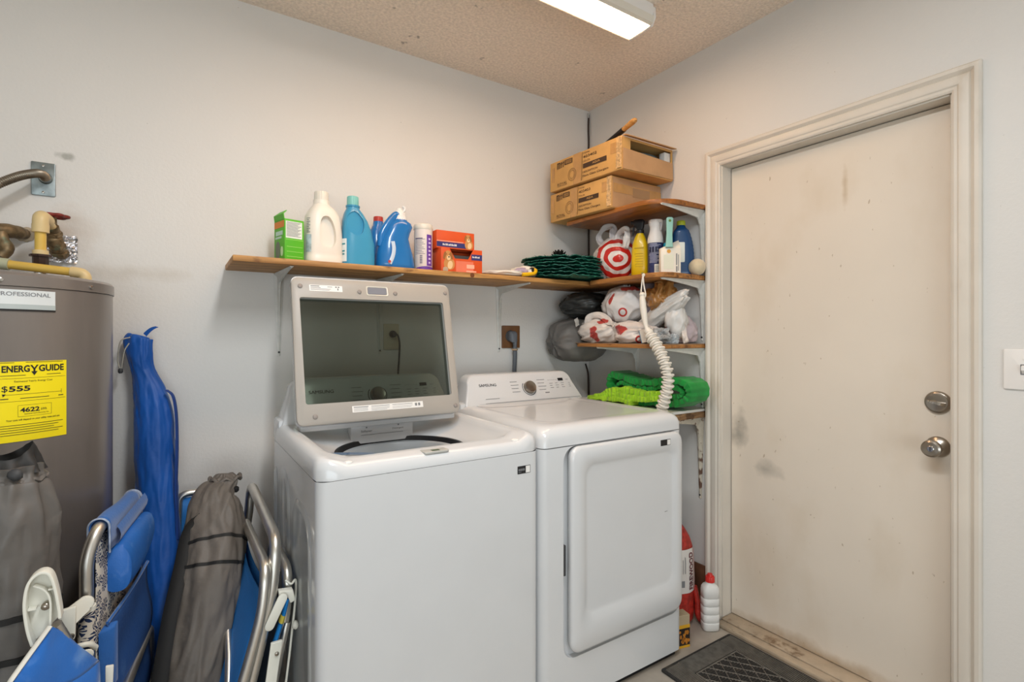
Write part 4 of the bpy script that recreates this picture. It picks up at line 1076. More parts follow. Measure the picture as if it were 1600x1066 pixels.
# stack of teal fringed placemats
teal = mat('teal_fibre', '#0b5446', .45, hex2='#2f8573', lo=.45, hi=.72, vs=55, bump=.4, bs=60, coat=.2)  # paler mottling puts edge highlights into the colour
def placemat(z, seed, rr=.205, sag=0.0):
    n, k = 180, 8; rng = random.Random(seed); ph = rng.random() * 6
    def f(u, v):
        a = 2 * math.pi * u; r = rr * v
        pet = 1 + .022 * math.sin(16 * a + ph) * v ** 3 + .030 * noise.noise(Vector((math.cos(a) * 14, math.sin(a) * 14, seed * 2.2))) * v ** 3
        wv = (.0015 * math.sin(13 * a + ph) + .0070 * noise.noise(Vector((math.cos(a) * 9, math.sin(a) * 9, seed * 3.3)))) * v ** 2 + .004 * math.cos(9 * v * 6.28) * .4
        return (r * pet * math.cos(a), r * pet * math.sin(a) * .96, wv - sag * v ** 3)
    top = [[Vector(f(i / n, j / k)) for i in range(n)] for j in range(1, k + 1)]
    g_ = G(); up = Vector((0, 0, .0032))
    rings = [[p + up for p in r_] for r_ in top]; low = [[Vector(p) for p in r_] for r_ in reversed(top)]
    g_.loft(rings + low, caps=True)
    return g_
labs = ['teal fringed placemat on top of the stack, under the black candle holder', 'teal fringed placemat second from the top of the stack', 'teal fringed placemat third from the top of the stack', 'teal fringed placemat fourth from the top of the stack',
        'teal fringed placemat fifth from the top of the stack', 'teal fringed placemat second from the bottom of the stack', 'teal fringed placemat at the bottom of the stack, brushed face showing']
for i in range(7):
    z = Z + .012 + (6 - i) * .0150
    t = thing('placemat', labs[i], 'placemat', (-.362 + .006 * math.sin(i * 2.1), -.208 + .004 * math.cos(i * 1.7), z), i * .37, 'stack of teal placemats')
    t.rotation_euler = (0, 0, 0)
    ph = placemat(z, i + 1, .205 - .003 * (i % 3))
    obj('mat_disc', ph, teal, t, local=True, smooth=50)
    g_ = G(); rg = random.Random(i)
    for q in range(56):
        a = math.pi + math.pi * q / 56 + rg.uniform(-.03, .03); r0 = .196; r1 = .212 + rg.uniform(0, .012); zz = rg.uniform(-.006, .006)
        p = Vector((r0 * math.cos(a), r0 * math.sin(a) * .96, .002)); q_ = Vector((r1 * math.cos(a), r1 * math.sin(a) * .96, .002 + zz)); s_ = Vector((-math.sin(a), math.cos(a), 0)) * .0035
        g_.add([p - s_, p + s_, q_, p + Vector((0, 0, .003))], [(0, 1, 2), (0, 2, 3), (1, 3, 2)])
    obj('fringe', g_, teal, t, local=True, kind='stuff')
# black petalled candle holder
t = thing('candle_holder', 'small black petalled candle holder on the teal placemats', 'candle holder', (-.378, -.20, Z + .119))
blk = mat('black_iron', '#25221f', .5, .4, var=.2)
obj('cup', G().lathe([(.020, 0), (.024, .003), (.012, .008), (.014, .014), (.026, .026), (.024, .026), (.010, .016), (.001, .016)], 20), blk, t, smooth=45, local=True)
for lay, (n_, r0, r1, z0, z1) in enumerate(((9, .012, .040, .010, .020), (9, .014, .036, .014, .032), (8, .012, .024, .018, .040))):
    for k in range(n_):
        a = 2 * math.pi * (k + .5 * lay) / n_; ca, sa = math.cos(a), math.sin(a); wd = .010
        P_ = lambda r_, w_, z_: (r_ * ca - w_ * sa, r_ * sa + w_ * ca, z_)
        g_ = G().loft([[P_(r0, -.003, z0), P_(r0, .003, z0), P_(r0, .003, z0 + .002), P_(r0, -.003, z0 + .002)], [P_((r0 + r1) / 2, -wd, (z0 + z1) / 2 - .002), P_((r0 + r1) / 2, wd, (z0 + z1) / 2 - .002), P_((r0 + r1) / 2, wd, (z0 + z1) / 2), P_((r0 + r1) / 2, -wd, (z0 + z1) / 2)],
                       [P_(r1, -.003, z1), P_(r1, .003, z1), P_(r1, .003, z1 + .0015), P_(r1, -.003, z1 + .0015)]])
        obj('petal', g_, blk, t, local=True)

# ------------------------------------------------------------------ middle corner shelf
# bullseye shopping bag
def bag_mat(name, hexc, rough=.35, sub=.0, alpha=1.0, var=.05):
    m = mat(name, hexc, rough, var=var, vs=9, bump=.25, bs=22, bdist=.004, coat=.15, alpha=alpha)
    return m
wbag = bag_mat('white_film', '#dedad6'); greyfilm = bag_mat('grey_film', '#b9b6b6', .35)
bull = bag_mat('bullseye_film', '#e2dcd8')
def rings_fb(nt):
    N = nt.nodes.new; L = nt.links.new
    tc = N('ShaderNodeTexCoord'); sx = N('ShaderNodeVectorMath'); sx.operation = 'MULTIPLY_ADD'
    nz = N('ShaderNodeTexNoise'); nz.inputs['Scale'].default_value = 9
    L(tc.outputs['Object'], nz.inputs['Vector'])
    sx.inputs[1].default_value = (.056, .056, .056); L(nz.outputs['Color'], sx.inputs[0]); L(tc.outputs['Object'], sx.inputs[2])
    # distance from the bullseye axis (axis points at the room)
    ax = Vector((-.62, -.78, -.05)).normalized(); cpt = Vector((-.094, -.118, .100)) + Vector((.028, .028, .028))
    cr = N('ShaderNodeVectorMath'); cr.operation = 'SUBTRACT'; L(sx.outputs[0], cr.inputs[0]); cr.inputs[1].default_value = cpt
    xx = N('ShaderNodeVectorMath'); xx.operation = 'CROSS_PRODUCT'; L(cr.outputs[0], xx.inputs[0]); xx.inputs[1].default_value = ax
    ln = N('ShaderNodeVectorMath'); ln.operation = 'LENGTH'; L(xx.outputs[0], ln.inputs[0])
    rp = N('ShaderNodeValToRGB'); rp.color_ramp.interpolation = 'CONSTANT'
    mu = N('ShaderNodeMath'); mu.operation = 'MULTIPLY'; mu.inputs[1].default_value = 4.0; L(ln.outputs['Value'], mu.inputs[0])
    els = rp.color_ramp.elements
    stops = [(0, 1), (.020, 0), (.040, 1), (.060, 0), (.080, 1), (.100, 0)]
    els[0].position = 0; els[0].color = (1, 1, 1, 1)
    els[1].position = stops[1][0] * 4; els[1].color = (0, 0, 0, 1)
    for p, v in stops[2:]:
        e = els.new(p * 4); e.color = (v, v, v, 1)
    L(mu.outputs[0], rp.inputs[0]); return rp.outputs[0]
mix_into(bull, '#c1271f', rings_fb)
ZM = ZS
t = thing('shopping_bag', 'white shopping bag with red bullseye rings, on the middle corner shelf', 'bag', (-.15, -.365, ZM))
def tw(q):
    if q.z > .35: k = 1 - .50 * (q.z - .35); q = Vector((q.x * k, q.y * k, q.z))
    return q
o = obj('bag_body', crumple((-.142, -.372, ZM + .108), (.108, .124, .118), 11, .11, 1.7, .03, ZM + .0006, sub=5, warp=tw), bull, t, smooth=70)
def film_loop(parent, pts, w_, m, seed, name='bag_handle', n=7):
    P_ = smooth_path(pts, n); g_ = G(); k = len(P_)
    def f(u, v):
        i = min(k - 1, int(u * (k - 1) + .5)); p = P_[i]; nx = P_[min(k - 1, i + 1)] - P_[max(0, i - 1)]; s_ = nx.cross(Vector((.6, .8, .15))).normalized()
        return p + s_ * (v - .5) * w_ * (.7 + .5 * noise.noise(Vector((u * 4, seed, 0)))) + Vector((-.6, -.8, 0)) * .012 * noise.noise(Vector((u * 6, v * 3, seed)))
    g_.grid(f, k - 1, 6)
    o_ = obj(name, g_, m, parent, smooth=70)
    md = o_.modifiers.new('s', 'SOLIDIFY'); md.thickness = .0015
    return o_
film_loop(t, [(-.19, -.33, ZM + .17), (-.20, -.30, ZM + .225), (-.19, -.33, ZM + .272), (-.18, -.38, ZM + .268), (-.19, -.385, ZM + .21)], .045, greyfilm, 3)
film_loop(t, [(-.16, -.40, ZM + .19), (-.17, -.42, ZM + .235), (-.18, -.47, ZM + .24), (-.19, -.485, ZM + .20), (-.19, -.47, ZM + .15)], .05, wbag, 5)
t2 = obj('grey_bag_fold', crumple((-.10, -.40, ZM + .20), (.06, .10, .055), 21, .15, sub=4), greyfilm, t, smooth=70)

# yellow spray bottle
c = (-.175, -.553, ZM)
ylw = mat('yellow_bottle', '#dcb90b', .3, var=.03, coat=.2)
t = thing('spray_bottle', 'yellow spray bottle with black trigger head', 'spray bottle', c)
rz = R(-55)
bottle('body', t, ylw, [(0, .036, .026), (.003, .040, .029), (.06, .040, .029), (.12, .0385, .028), (.16, .034, .026), (.19, .024, .021), (.205, .0165, .0165, 0, 2), (.212, .0165, .0165, 0, 2)], c, rz, 2.8)
Mj = Matrix.Translation(c) @ Matrix.Rotation(rz, 4, 'Z')
obj('collar', G().lathe([(.018, .208), (.018, .224), (.014, .228)], 20, Mj), black_m, t, smooth=40)
obj('sprayer_head', G().loft([[Mj @ Vector((x + dx, y, z)) for x, y in rrect(-a, a, -b, b, b * .6, 4)] for z, a, b, dx in ((.226, .014, .012, 0), (.242, .020, .013, -.002), (.256, .027, .015, -.006), (.268, .026, .014, -.006), (.274, .018, .010, -.004))]), black_m, t, smooth=55)
obj('trigger', G().tube(smooth_path([Mj @ Vector(p) for p in ((-.022, 0, .246), (-.030, 0, .232), (-.032, 0, .212), (-.036, 0, .200))], 4), .0045, 8), black_m, t, smooth=60)
obj('nozzle', G().tube([Mj @ Vector((-.028, 0, .262)), Mj @ Vector((-.042, 0, .262))], .008, 10), black_m, t, smooth=40)
Mf_ = Mj @ frame((0, -.0292, 0), (1, 0, 0), (0, 0, 1))
strips(t, [(-.018, .018, .05 + .012 * k, .052 + .012 * k) for k in range(6)] + [(-.022, .022, .135, .139)], Mf_, mat('ochre_print', '#b79608', .5), 'label_print', .0008)
strips(t, [(.008, .020, .006, .022)], Mf_, mat('olive_print', '#8d8a4a', .5), 'barcode', .0008)

# white and navy air freshener spray
c = (-.165, -.637, ZM)
nav = mat('navy_label', '#2c3460', .4, var=.35, vs=45)
t = thing('freshener_spray', 'navy can with flared white spray head', 'spray bottle', c)
Mj = Matrix.Translation(c)
obj('can', G().lathe([(.032, 0), (.035, .003), (.035, .150), (.033, .160)], 36, Mj), nav, t, smooth=40)
obj('spray_head', G().lathe([(.0355, .150), (.0365, .156), (.036, .170), (.031, .190), (.026, .210), (.026, .226), (.031, .238), (.032, .250), (.030, .256), (.001, .257)], 32, Mj), whitepl_m, t, smooth=50)
rzc = math.atan2(-2.237 + .637, -1.999 + .165)  # the side that shows
def cylc(a, z, r=.0353): return Mj @ Vector((r * math.cos(rzc + R(a)), r * math.sin(rzc + R(a)), z))
obj('front_trigger', G().tube([cylc(40, .24, .034), cylc(40, .228, .038), cylc(38, .205, .036)], .0045, 8), mat('trigger_grey', '#b9b8bb', .4), t, smooth=60)
obj('barcode_panel', G().grid(lambda u, v: cylc(-8 + 36 * u, .012 + .04 * v, .0354), 6, 1), mat('panel_white', '#e9ece2', .6), t, smooth=60)
g = G()
for k in range(7): g.grid(lambda u, v, k=k: cylc(-4 + 28 * u, .018 + k * .0042 + .002 * v, .0357), 4, 1)
obj('barcode', g, greyink_m, t, recalc=False)
g = G(); rg = random.Random(5)
for k in range(16):
    a0 = -55 + rg.random() * 10; g.grid(lambda u, v, k=k, a0=a0: cylc(a0 + (60 + 30 * ((k * 7) % 3) / 2) * u, .060 + k * .0056 + .002 * v, .0355), 6, 1)
obj('fine_print', g, mat('pale_blue_text', '#b4bad0', .6), t, recalc=False)
g = G()
for k in range(4): g.add([cylc(-40 + 22 * k + dx, .118 + dz, .0358) for dx, dz in ((-7, -.012), (7, -.012), (7, .012), (-7, .012))], [(0, 1, 2, 3)])
obj('picture_print', g, mat('dark_navy_print', '#141a3d', .5), t, recalc=False)

# dark bottle with turquoise collar
c = (-.146, -.693, ZM)
t = thing('cleaner_bottle', 'dark bottle with turquoise collar behind the navy can', 'bottle', c)
Mj = Matrix.Translation(c)
bottle('body', t, mat('smoky_bottle', '#39424a', .3, var=.15), [(0, .020, .018), (.003, .022, .020), (.10, .022, .020), (.125, .018, .017), (.14, .015, .015, 0, 2)], c, R(-40), 2.6)
obj('turquoise_collar', G().lathe([(.020, .122), (.0215, .126), (.0215, .142), (.018, .146)], 24, Mj), mat('turquoise_plastic', '#1ea2c4', .35), t, smooth=40)
obj('sprayer', G().loft([[Mj @ Vector((x, y, z)) for x, y in sup(a, b, 2.4, 16)] for z, a, b in ((.145, .015, .014), (.17, .017, .016), (.20, .014, .014), (.206, .006, .006))]), dark_m, t, smooth=50)
obj('orange_print', G().lathe([(.0225, .070), (.0225, .082)], 24, Mj, caps=False), mat('orange_ring', '#c9683c', .5), t, smooth=60)

# white carton with duster handle inside
c = (-.195, -.742, ZM); rz = R(-38)
Mj = Matrix.Translation(c) @ Matrix.Rotation(rz, 4, 'Z')
t = thing('duster_carton', 'white carton with printed sun logo holding a duster', 'box', c, rz)
g = G().loft([[(-.042, -.020, 0), (.042, -.020, 0), (.042, .020, 0), (-.042, .020, 0)], [(-.042, -.020, .108), (.042, -.020, .110), (.042, .020, .150), (-.042, .020, .112)]])
obj('carton', g, mat('carton_white', '#e4ddcf', .6, var=.03), t, bevel=.001, bseg=1, local=True)
Mf_ = Mj @ frame((0, -.0203, 0), (1, 0, 0), (0, 0, 1))
obj('sun_print', G().prism(sup(.0085, .0085, 2, 16), Mf_ @ Matrix.Translation((-.008, .095, 0)), 0, .0005), mat('sun_orange', '#e3a13a', .5), t)
strips(t, [(.022, .028, .006, .030), (.022, .027, .035, .085), (.031, .034, .01, .08)], Mf_, greyink_m, 'fine_print', .0008)
strips(t, [(-.030, .012, .018, .080)], Mf_, mat('cream_print', '#dcdcc8', .6), 'picture_print', .0005)
t2 = thing('duster', 'pale aqua duster handle sticking up from the white carton', 'duster', c, rz)
obj('handle', G().loft([[(x - .008 + dx, y - .025, z) for x, y in rrect(-a, a, -.006, .006, .004, 3)] for z, a, dx in ((.112, .0165, 0), (.13, .0145, 0), (.17, .0125, .001), (.22, .0145, .002), (.236, .0145, .002), (.240, .010, .002))]), mat('aqua_plastic', '#8fc0b4', .4, var=.03), t2, smooth=50, local=True)
obj('hang_hole', G().lathe([(.0055, 0), (.0055, .0006)], 14, Mj @ frame((-.006, -.0312, .225), (1, 0, 0), (0, 0, 1))), mat('lime_dark', '#5d7a2a', .5), t2)

# big blue jug with lime cap
c = (-.070, -.702, ZM)
t = thing('antifreeze_jug', 'large dark blue ribbed jug with lime cap at shelf end', 'jug', c)
jb = mat('navy_blue_plastic', '#0f4272', .3, var=.06, coat=.3)
rz = R(-42); Mj = Matrix.Translation(c) @ Matrix.Rotation(rz, 4, 'Z')
secs = [(0, .052, .032), (.004, .056, .035)]
for k in range(24):
    z = .010 + k * .0085; wv_ = .0012 if k % 2 else 0
    a = .057 * math.sqrt(max(.02, 1 - (max(0, z - .065) / .172) ** 2)); secs.append((z, a + wv_, min(.036, a + .004) + wv_, 0))
secs += [(.220, .022, .022, 0, 2), (.232, .017, .017, 0, 2)]
bottle('body', t, jb, secs, c, rz, 2.8)
cap('cap', t, mat('lime_cap', '#a9b52a', .4), Mj, .0185, .231, .252)
Mf_ = Mj @ frame((0, -.0375, 0), (1, 0, 0), (0, 0, 1))
obj('white_label', G().prism(rrect(-.022, .010, .06, .150, .004, 3), Mf_, -.003, .0006), mat('panel_white', '#e9ece2', .6), t)
tag(obj('dryer_ball', G().join(crumple((-.048, -.772, ZM + .0365), (.037, .037, .037), 9, .012, 2, .01, sub=4)), mat('felt_wool', '#cfc0a2', .95, var=.06, vs=30, bump=.6, bs=90, sheen=.4), smooth=70), 'cream felt ball at the end of the middle corner shelf', 'ball')

# ------------------------------------------------------------------ cartons on the topmost shelf
def carton(label, x0, x1, yn, yf, z0, h, slope, code, open_end):
    """carton with its printed side facing -X; yn is the near end, yf the far end; the top leans down to the near end"""
    t = thing('cardboard_carton', label, 'box', ((x0 + x1) / 2, (yn + yf) / 2, z0))
    sk = lambda p: Vector((p[0], p[1], p[2] + (p[1] - yn) * slope))
    g_ = G().box(x0, x1, yn, yf, z0, z0 + h); g_.v = [sk(p) for p in g_.v]
    o = obj('carton', g_, card_m, t, bevel=.004, bseg=2)
    Mx = frame((x0, yf, z0 + (yf - yn) * slope), (0, -1, -slope), (0, 0, 1)); Lw = yf - yn; q = .0012
    if open_end:
        c_ = G().box(x0 + .006, x1 - .006, yn + .006, yf - .006, z0 + .006, z0 + h - .006); c_.v = [sk(p) for p in c_.v]
        c_ = obj('cutter', c_, card_m, t); bpy.context.view_layer.update(); boolean(o, c_)
        c_ = G().box(x0 + .055, x1 - .012, yn - .05, yn + .05, z0 + h * .58, z0 + h - .012); c_.v = [sk(p) for p in c_.v]
        c_ = obj('cutter', c_, card_m, t); bpy.context.view_layer.update(); boolean(o, c_)
        for p in o.data.polygons: p.use_smooth = False
        f_ = G().loft([[sk((x, yn + .004 - k * .030 * 1.0, z0 + h + .002 - .006 * k + .004 * noise.noise(Vector((x * 20, k, 1))) + dz)) for x, dz in ((x0 + .012, 0), (x1 - .004, 0), (x1 - .004, .004), (x0 + .012, .004))] for k in (0, .5, 1)])
        obj('top_flap', f_, card2_m, t)
        obj('lower_flap', G().loft([[sk((x, yn - .001 - .0035 * j, z)) for x, z in ((x0 + .006, z0 + .004), (x1 - .003, z0 + .006), (x1 - .006, z0 + h * .56), (x0 + .006, z0 + h * .64))] for j in (0, 1)]), card2_m, t)
        obj('foam_corner', G().join(G().box(x1 - .05, x1 - .008, yn + .008, yn + .04, z0 + h * .40, z0 + h - .016)), mat('foam_white', '#dcdad4', .8), t, bevel=.003)
        pl_m = mat('aqua_glass', '#3d6470', .15, var=.1, coat=.5)
        for k in range(3):
            obj('packed_plate', G().lathe([(.002, 0), (.10, .004), (.125, .012), (.126, .015), (.10, .008), (.002, .004)], 36, Matrix.Translation(((x0 + x1) / 2 + .01, yn + .17, z0 + .060 + .016 * k)) @ Matrix.Rotation(R(-4), 4, 'X')), pl_m, t, smooth=50)
        obj('packing_sheet', G().grid(lambda u, v: (x0 + .02 + (x1 - x0 - .05) * u, yn + .03 + .05 * v, z0 + h * .62 + .045 * v + .004 * math.sin(9 * u)), 10, 4), mat('blue_grey_sheet', '#7f97a0', .5), t, smooth=60)
    else:
        obj('end_panel', G().loft([[sk((x, yn - .0008 - .002 * j, z)) for x, z in ((x0 + .006, z0 + .004), (x1 - .003, z0 + .004), (x1 - .003, z0 + h - .008), (x0 + .006, z0 + h - .006))] for j in (0, 1)]), card2_m, t)
        My = frame((x0, yn - .0031, z0), (1, 0, 0), (0, 0, 1))
        strips(t, [(.01, .33, h * .50, h * .78)], My, tape_m, 'end_tape', .0006)
        strips(t, [(.135, .25, h * .44, h * .74)], My, mat('brown_tape_2', '#a77f52', .25, coat=.5), 'end_tape', .0010)
    # tape bands and wrinkled clear tape at the near edge
    strips(t, [(Lw * .36, Lw * .47, .001, h - .001)], Mx, tape_m, 'tape_band', q)
    strips(t, [(Lw * .86, Lw * .985, h * .55, h * .86), (Lw * .03, Lw * .07, h * .3, h * .8)], Mx, tape_m, 'tape_patch', q)
    g_ = G().grid(lambda u, v: Mx @ Vector((Lw * (.935 + .066 * u), h * (.06 + .93 * v), .0015 + .006 * abs(noise.noise(Vector((u * 5, v * 14, x0 * 9 + z0)))))), 6, 24)
    obj('wrinkled_tape', g_, clear_tape_m, t, smooth=60)
    put_text(t, [('ROYAL', Lw * .12, Lw * .27, h * .17, h * .085, 0), ('ITEM#', Lw * .50, Lw * .59, h * .90, h * .06, 0), (code, Lw * .50, Lw * .685, h * .785, h * .085, .01), ('COLOR:', Lw * .50, Lw * .60, h * .645, h * .06, 0),
                 ('DESCRIPTION', Lw * .50, Lw * .70, h * .30, h * .06, .005), ('Flora Glass Chargers', Lw * .50, Lw * .84, h * .17, h * .09, .01)], Mx, cinkk_m, 'lettering', q + .0003)
    strips(t, [(Lw * .12, Lw * .27, h * .095, h * .105), (Lw * .483, Lw * .489, h * .05, h * .97), (Lw * .50, Lw * .815, h * .42, h * .57), (Lw * .225, Lw * .345, h * .76, h * .92)], Mx, cinkk_m, 'bar_print', q + .0003)
    put_text(t, [('AQUA', Lw * .63, Lw * .73, h * .495, h * .075, .01)], Mx, card_m, 'light_lettering', q + .0007)
    g_ = G()   # logo blocks: m, bar, t-shapes
    for a, b, c_, d_ in ((.110, .160, .875, .91), (.110, .121, .70, .875), (.130, .140, .70, .875), (.149, .160, .70, .875), (.166, .190, .84, .875), (.172, .184, .71, .84), (.172, .184, .875, .92), (.194, .218, .845, .88), (.200, .212, .715, .845), (.200, .212, .88, .925)):
        g_.quad(Mx, Lw * a, Lw * b, h * c_, h * d_, q + .0003)
    obj('logo_print', g_, cinkk_m, t, recalc=False)
    strips(t, [(Lw * .24, Lw * .335, h * (.79 + .04 * k), h * (.805 + .04 * k)) for k in range(3)], Mx, card_m, 'logo_lines', q + .0007)
    g_ = G()
    for rr in (.018, .0215, .028, .0305):
        n = 40
        for i in range(n):
            a0, a1 = 2*math.pi*i/n, 2*math.pi*(i+1)/n
            g_.add([Mx @ Vector((Lw * .345 + r_ * math.cos(a), h * .36 + r_ * math.sin(a), q + .0005)) for a, r_ in ((a0, rr), (a1, rr), (a1, rr + .0009), (a0, rr + .0009))], [(0,1,2,3)])
    obj('ring_print', g_, cinkk_m, t, recalc=False)
    return t
carton('lower cardboard carton resting on the topmost shelf', -.336, -.005, -.528, -.075, 1.8365, .146, .025, '403403', False)
carton('upper cardboard carton with torn open end, on top of the other', -.348, -.008, -.605, -.088, 1.988, .150, .030, '403402', True)
t = thing('wooden_handle_tool', 'wooden handled tool with black sleeve lying on the upper carton', 'tool', (-.25, -.45, 2.155))
dv = Vector((-.004, -.235, .064)).normalized(); p0 = Vector((-.250, -.36, 2.1655))
obj('black_sleeve', G().tube([p0 + dv * s_ for s_ in (0, .06, .17)], [.012, .015, .0155], 12, aspect=.75), black_m, t, smooth=50)
obj('wooden_grip', G().tube([p0 + dv * s_ for s_ in (.168, .19, .225, .245, .252)], [.013, .0135, .0155, .013, .006], 12, aspect=.8), handle_wood_m, t, smooth=50)

# ------------------------------------------------------------------ bags on the lower corner shelf
ZL = 1.216
def red_blobs(m, blobs, hexc='#b3302a'):
    for c_, r_ in blobs: mix_into(m, hexc, f_blob(c_, r_, .95, 22, .12))
    return m
def ring_print(m, centre, axis, r0, r1, hexc='#b3302a'):
    def fb(nt):
        N = nt.nodes.new; L = nt.links.new
        tc = N('ShaderNodeTexCoord'); cr = N('ShaderNodeVectorMath'); cr.operation = 'SUBTRACT'; cr.inputs[1].default_value = centre
        L(tc.outputs['Object'], cr.inputs[0])
        xx = N('ShaderNodeVectorMath'); xx.operation = 'CROSS_PRODUCT'; L(cr.outputs[0], xx.inputs[0]); xx.inputs[1].default_value = Vector(axis).normalized()
        ln = N('ShaderNodeVectorMath'); ln.operation = 'LENGTH'; L(xx.outputs[0], ln.inputs[0])
        dt = N('ShaderNodeVectorMath'); dt.operation = 'DOT_PRODUCT'; L(cr.outputs[0], dt.inputs[0]); dt.inputs[1].default_value = Vector(axis).normalized()
        a = N('ShaderNodeMath'); a.operation = 'GREATER_THAN'; a.inputs[1].default_value = r0; L(ln.outputs['Value'], a.inputs[0])
        b = N('ShaderNodeMath'); b.operation = 'LESS_THAN'; b.inputs[1].default_value = r1; L(ln.outputs['Value'], b.inputs[0])
        e = N('ShaderNodeMath'); e.operation = 'GREATER_THAN'; e.inputs[1].default_value = -.06; L(dt.outputs['Value'], e.inputs[0])
        m1 = N('ShaderNodeMath'); m1.operation = 'MULTIPLY'; L(a.outputs[0], m1.inputs[0]); L(b.outputs[0], m1.inputs[1])
        m2 = N('ShaderNodeMath'); m2.operation = 'MULTIPLY'; L(m1.outputs[0], m2.inputs[0]); L(e.outputs[0], m2.inputs[1])
        return m2.outputs[0]
    return mix_into(m, hexc, fb)
view = Vector((-.74, -.67, 0))
# grey stuff sack wedged in the corner, dark one on top
nyl_grey = mat('grey_nylon', '#6d6a66', .55, var=.12, vs=5, bump=.5, bs=14, bdist=.006, coat=.1)
nyl_dark = mat('dark_nylon', '#3b3d3c', .4, var=.25, vs=7, bump=.6, bs=14, bdist=.006, coat=.15)
def boxy(q):
    s_ = (abs(q.x) ** 4 + abs(q.y) ** 4 + abs(q.z) ** 4) ** .25
    return q * (1 / max(s_, 1e-4)) * q.length * .55 + q * .45
t = thing('stuff_sack', 'grey nylon stuff sack with white tag wedged in the corner below', 'bag', (-.19, -.125, 1.10))
obj('sack_body', crumple((-.190, -.125, 1.228), (.165, .105, .112), 31, .07, 1.7, .015, warp=boxy, sub=5, pole=(1, -.1, .1)), nyl_grey, t, smooth=70)
obj('white_tag', G().grid(lambda u, v: (-.300 + .035 * u - .03 * v * .2, -.2275 + .014 * u + .002 * math.sin(9 * v) - .012 + .006 * v, 1.295 + .038 * v + .012 * u), 6, 6), paper, t, smooth=60)
t = thing('stuff_sack', 'dark grey crumpled stuff sack squeezed under the middle shelf', 'bag', (-.17, -.14, 1.345))
obj('sack_body', crumple((-.170, -.150, 1.415), (.125, .120, .066), 33, .15, 2.0, .02, sub=5, pole=(1, -.6, .2)), nyl_dark, t, smooth=70)
# white ball of bag (A)
wa = bag_mat('white_film_ball', '#d9d7d6')
cA = Vector((-.170, -.455, 1.400))
ring_print(wa, Vector((-.02, -.060, 1.361 - ZL)) , view, .013, .021)
red_blobs(wa, [((-.08, -.055, 1.425 - ZL), (.05, .012, .030)), ((-.03, -.110, 1.475 - ZL), (.06, .04, .02))])
t = thing('shopping_bag', 'round bundled white bag with red ring print, topmost of the bag heap', 'bag', (-.17, -.40, ZL))
obj('bag_body', crumple(cA, (.098, .118, .088), 41, .12, 1.8, .02, sub=5, pole=(-.2, .3, -1)), wa, t, smooth=70)
# low left bag with red patches (B)
wb = bag_mat('white_film_left', '#ded6cf')
red_blobs(wb, [((-.07, -.03, .045), (.05, .030, .040)), ((-.06, -.07, .105), (.05, .035, .014))])
t = thing('shopping_bag', 'white bag with red patches at the left end of the lower shelf', 'bag', (-.215, -.33, ZL))
obj('bag_body', crumple((-.215, -.335, ZL + .058), (.078, .130, .068), 43, .20, 1.9, .03, ZL + .0006, sub=5, pole=(-.2, -1, .5)), wb, t, smooth=70)
film_loop(t, [(-.27, -.29, ZL + .07), (-.275, -.31, ZL + .125), (-.26, -.37, ZL + .135), (-.26, -.44, ZL + .10), (-.27, -.48, ZL + .085)], .045, wb, 8, 'bag_fold')
# middle bag (C)
wc = bag_mat('white_film_mid', '#ddd5d0')
ring_print(wc, Vector((-.07, -.090, .018)), view, .010, .018)
red_blobs(wc, [((-.07, .03, .060), (.05, .05, .022))])
t = thing('shopping_bag', 'white bag with red ring print in the middle of the lower shelf', 'bag', (-.215, -.56, ZL))
obj('bag_body', crumple((-.215, -.560, ZL + .046), (.078, .118, .055), 45, .18, 2.0, .03, ZL + .0006, sub=5, pole=(-.3, -1, .3)), wc, t, smooth=70)
# long twisted translucent bag (D)
wd = bag_mat('white_film_long', '#d2cfcb')
ring_print(wd, Vector((-.05, -.045, .052)), view, .014, .022, '#96252a')
t = thing('shopping_bag', 'long twisted white bag slanting up towards the door casing', 'bag', (-.17, -.69, ZL))
obj('bag_body', crumple((-.165, -.665, 1.345), (.055, .165, .040), 47, .16, 2.2, .04, pole=(0, 1, 0), rot=Matrix.Rotation(R(-31), 3, 'X'), sub=5), wd, t, smooth=70)
obj('bag_tail', crumple((-.150, -.740, 1.315), (.05, .05, .07), 48, .16, 2.2, .03), wd, t, smooth=70)
# tan bag (E)
tan = bag_mat('tan_film', '#a8763f', .3, var=.15)
t = thing('shopping_bag', 'crumpled tan brown bag between the white ones on the shelf', 'bag', (-.15, -.66, 1.37))
obj('bag_body', crumple((-.150, -.660, 1.425), (.062, .064, .066), 51, .28, 2.0, .04, sub=5, pole=(-.7, -.6, -.2)), tan, t, smooth=70)
film_loop(t, [(-.20, -.655, 1.375), (-.215, -.68, 1.40), (-.215, -.70, 1.45), (-.19, -.69, 1.485), (-.17, -.64, 1.485)], .03, tan, 9, 'bag_fold')
# lilac bag behind (H)
lil = bag_mat('lilac_film_bag', '#a79fae', .3)
t = thing('shopping_bag', 'lilac grey bag behind the hanging cord, left of the tan bag', 'bag', (-.09, -.565, 1.34))
obj('bag_body', crumple((-.085, -.560, 1.412), (.065, .070, .085), 53, .17, 2.2, .04, sub=4), lil, t, smooth=70)
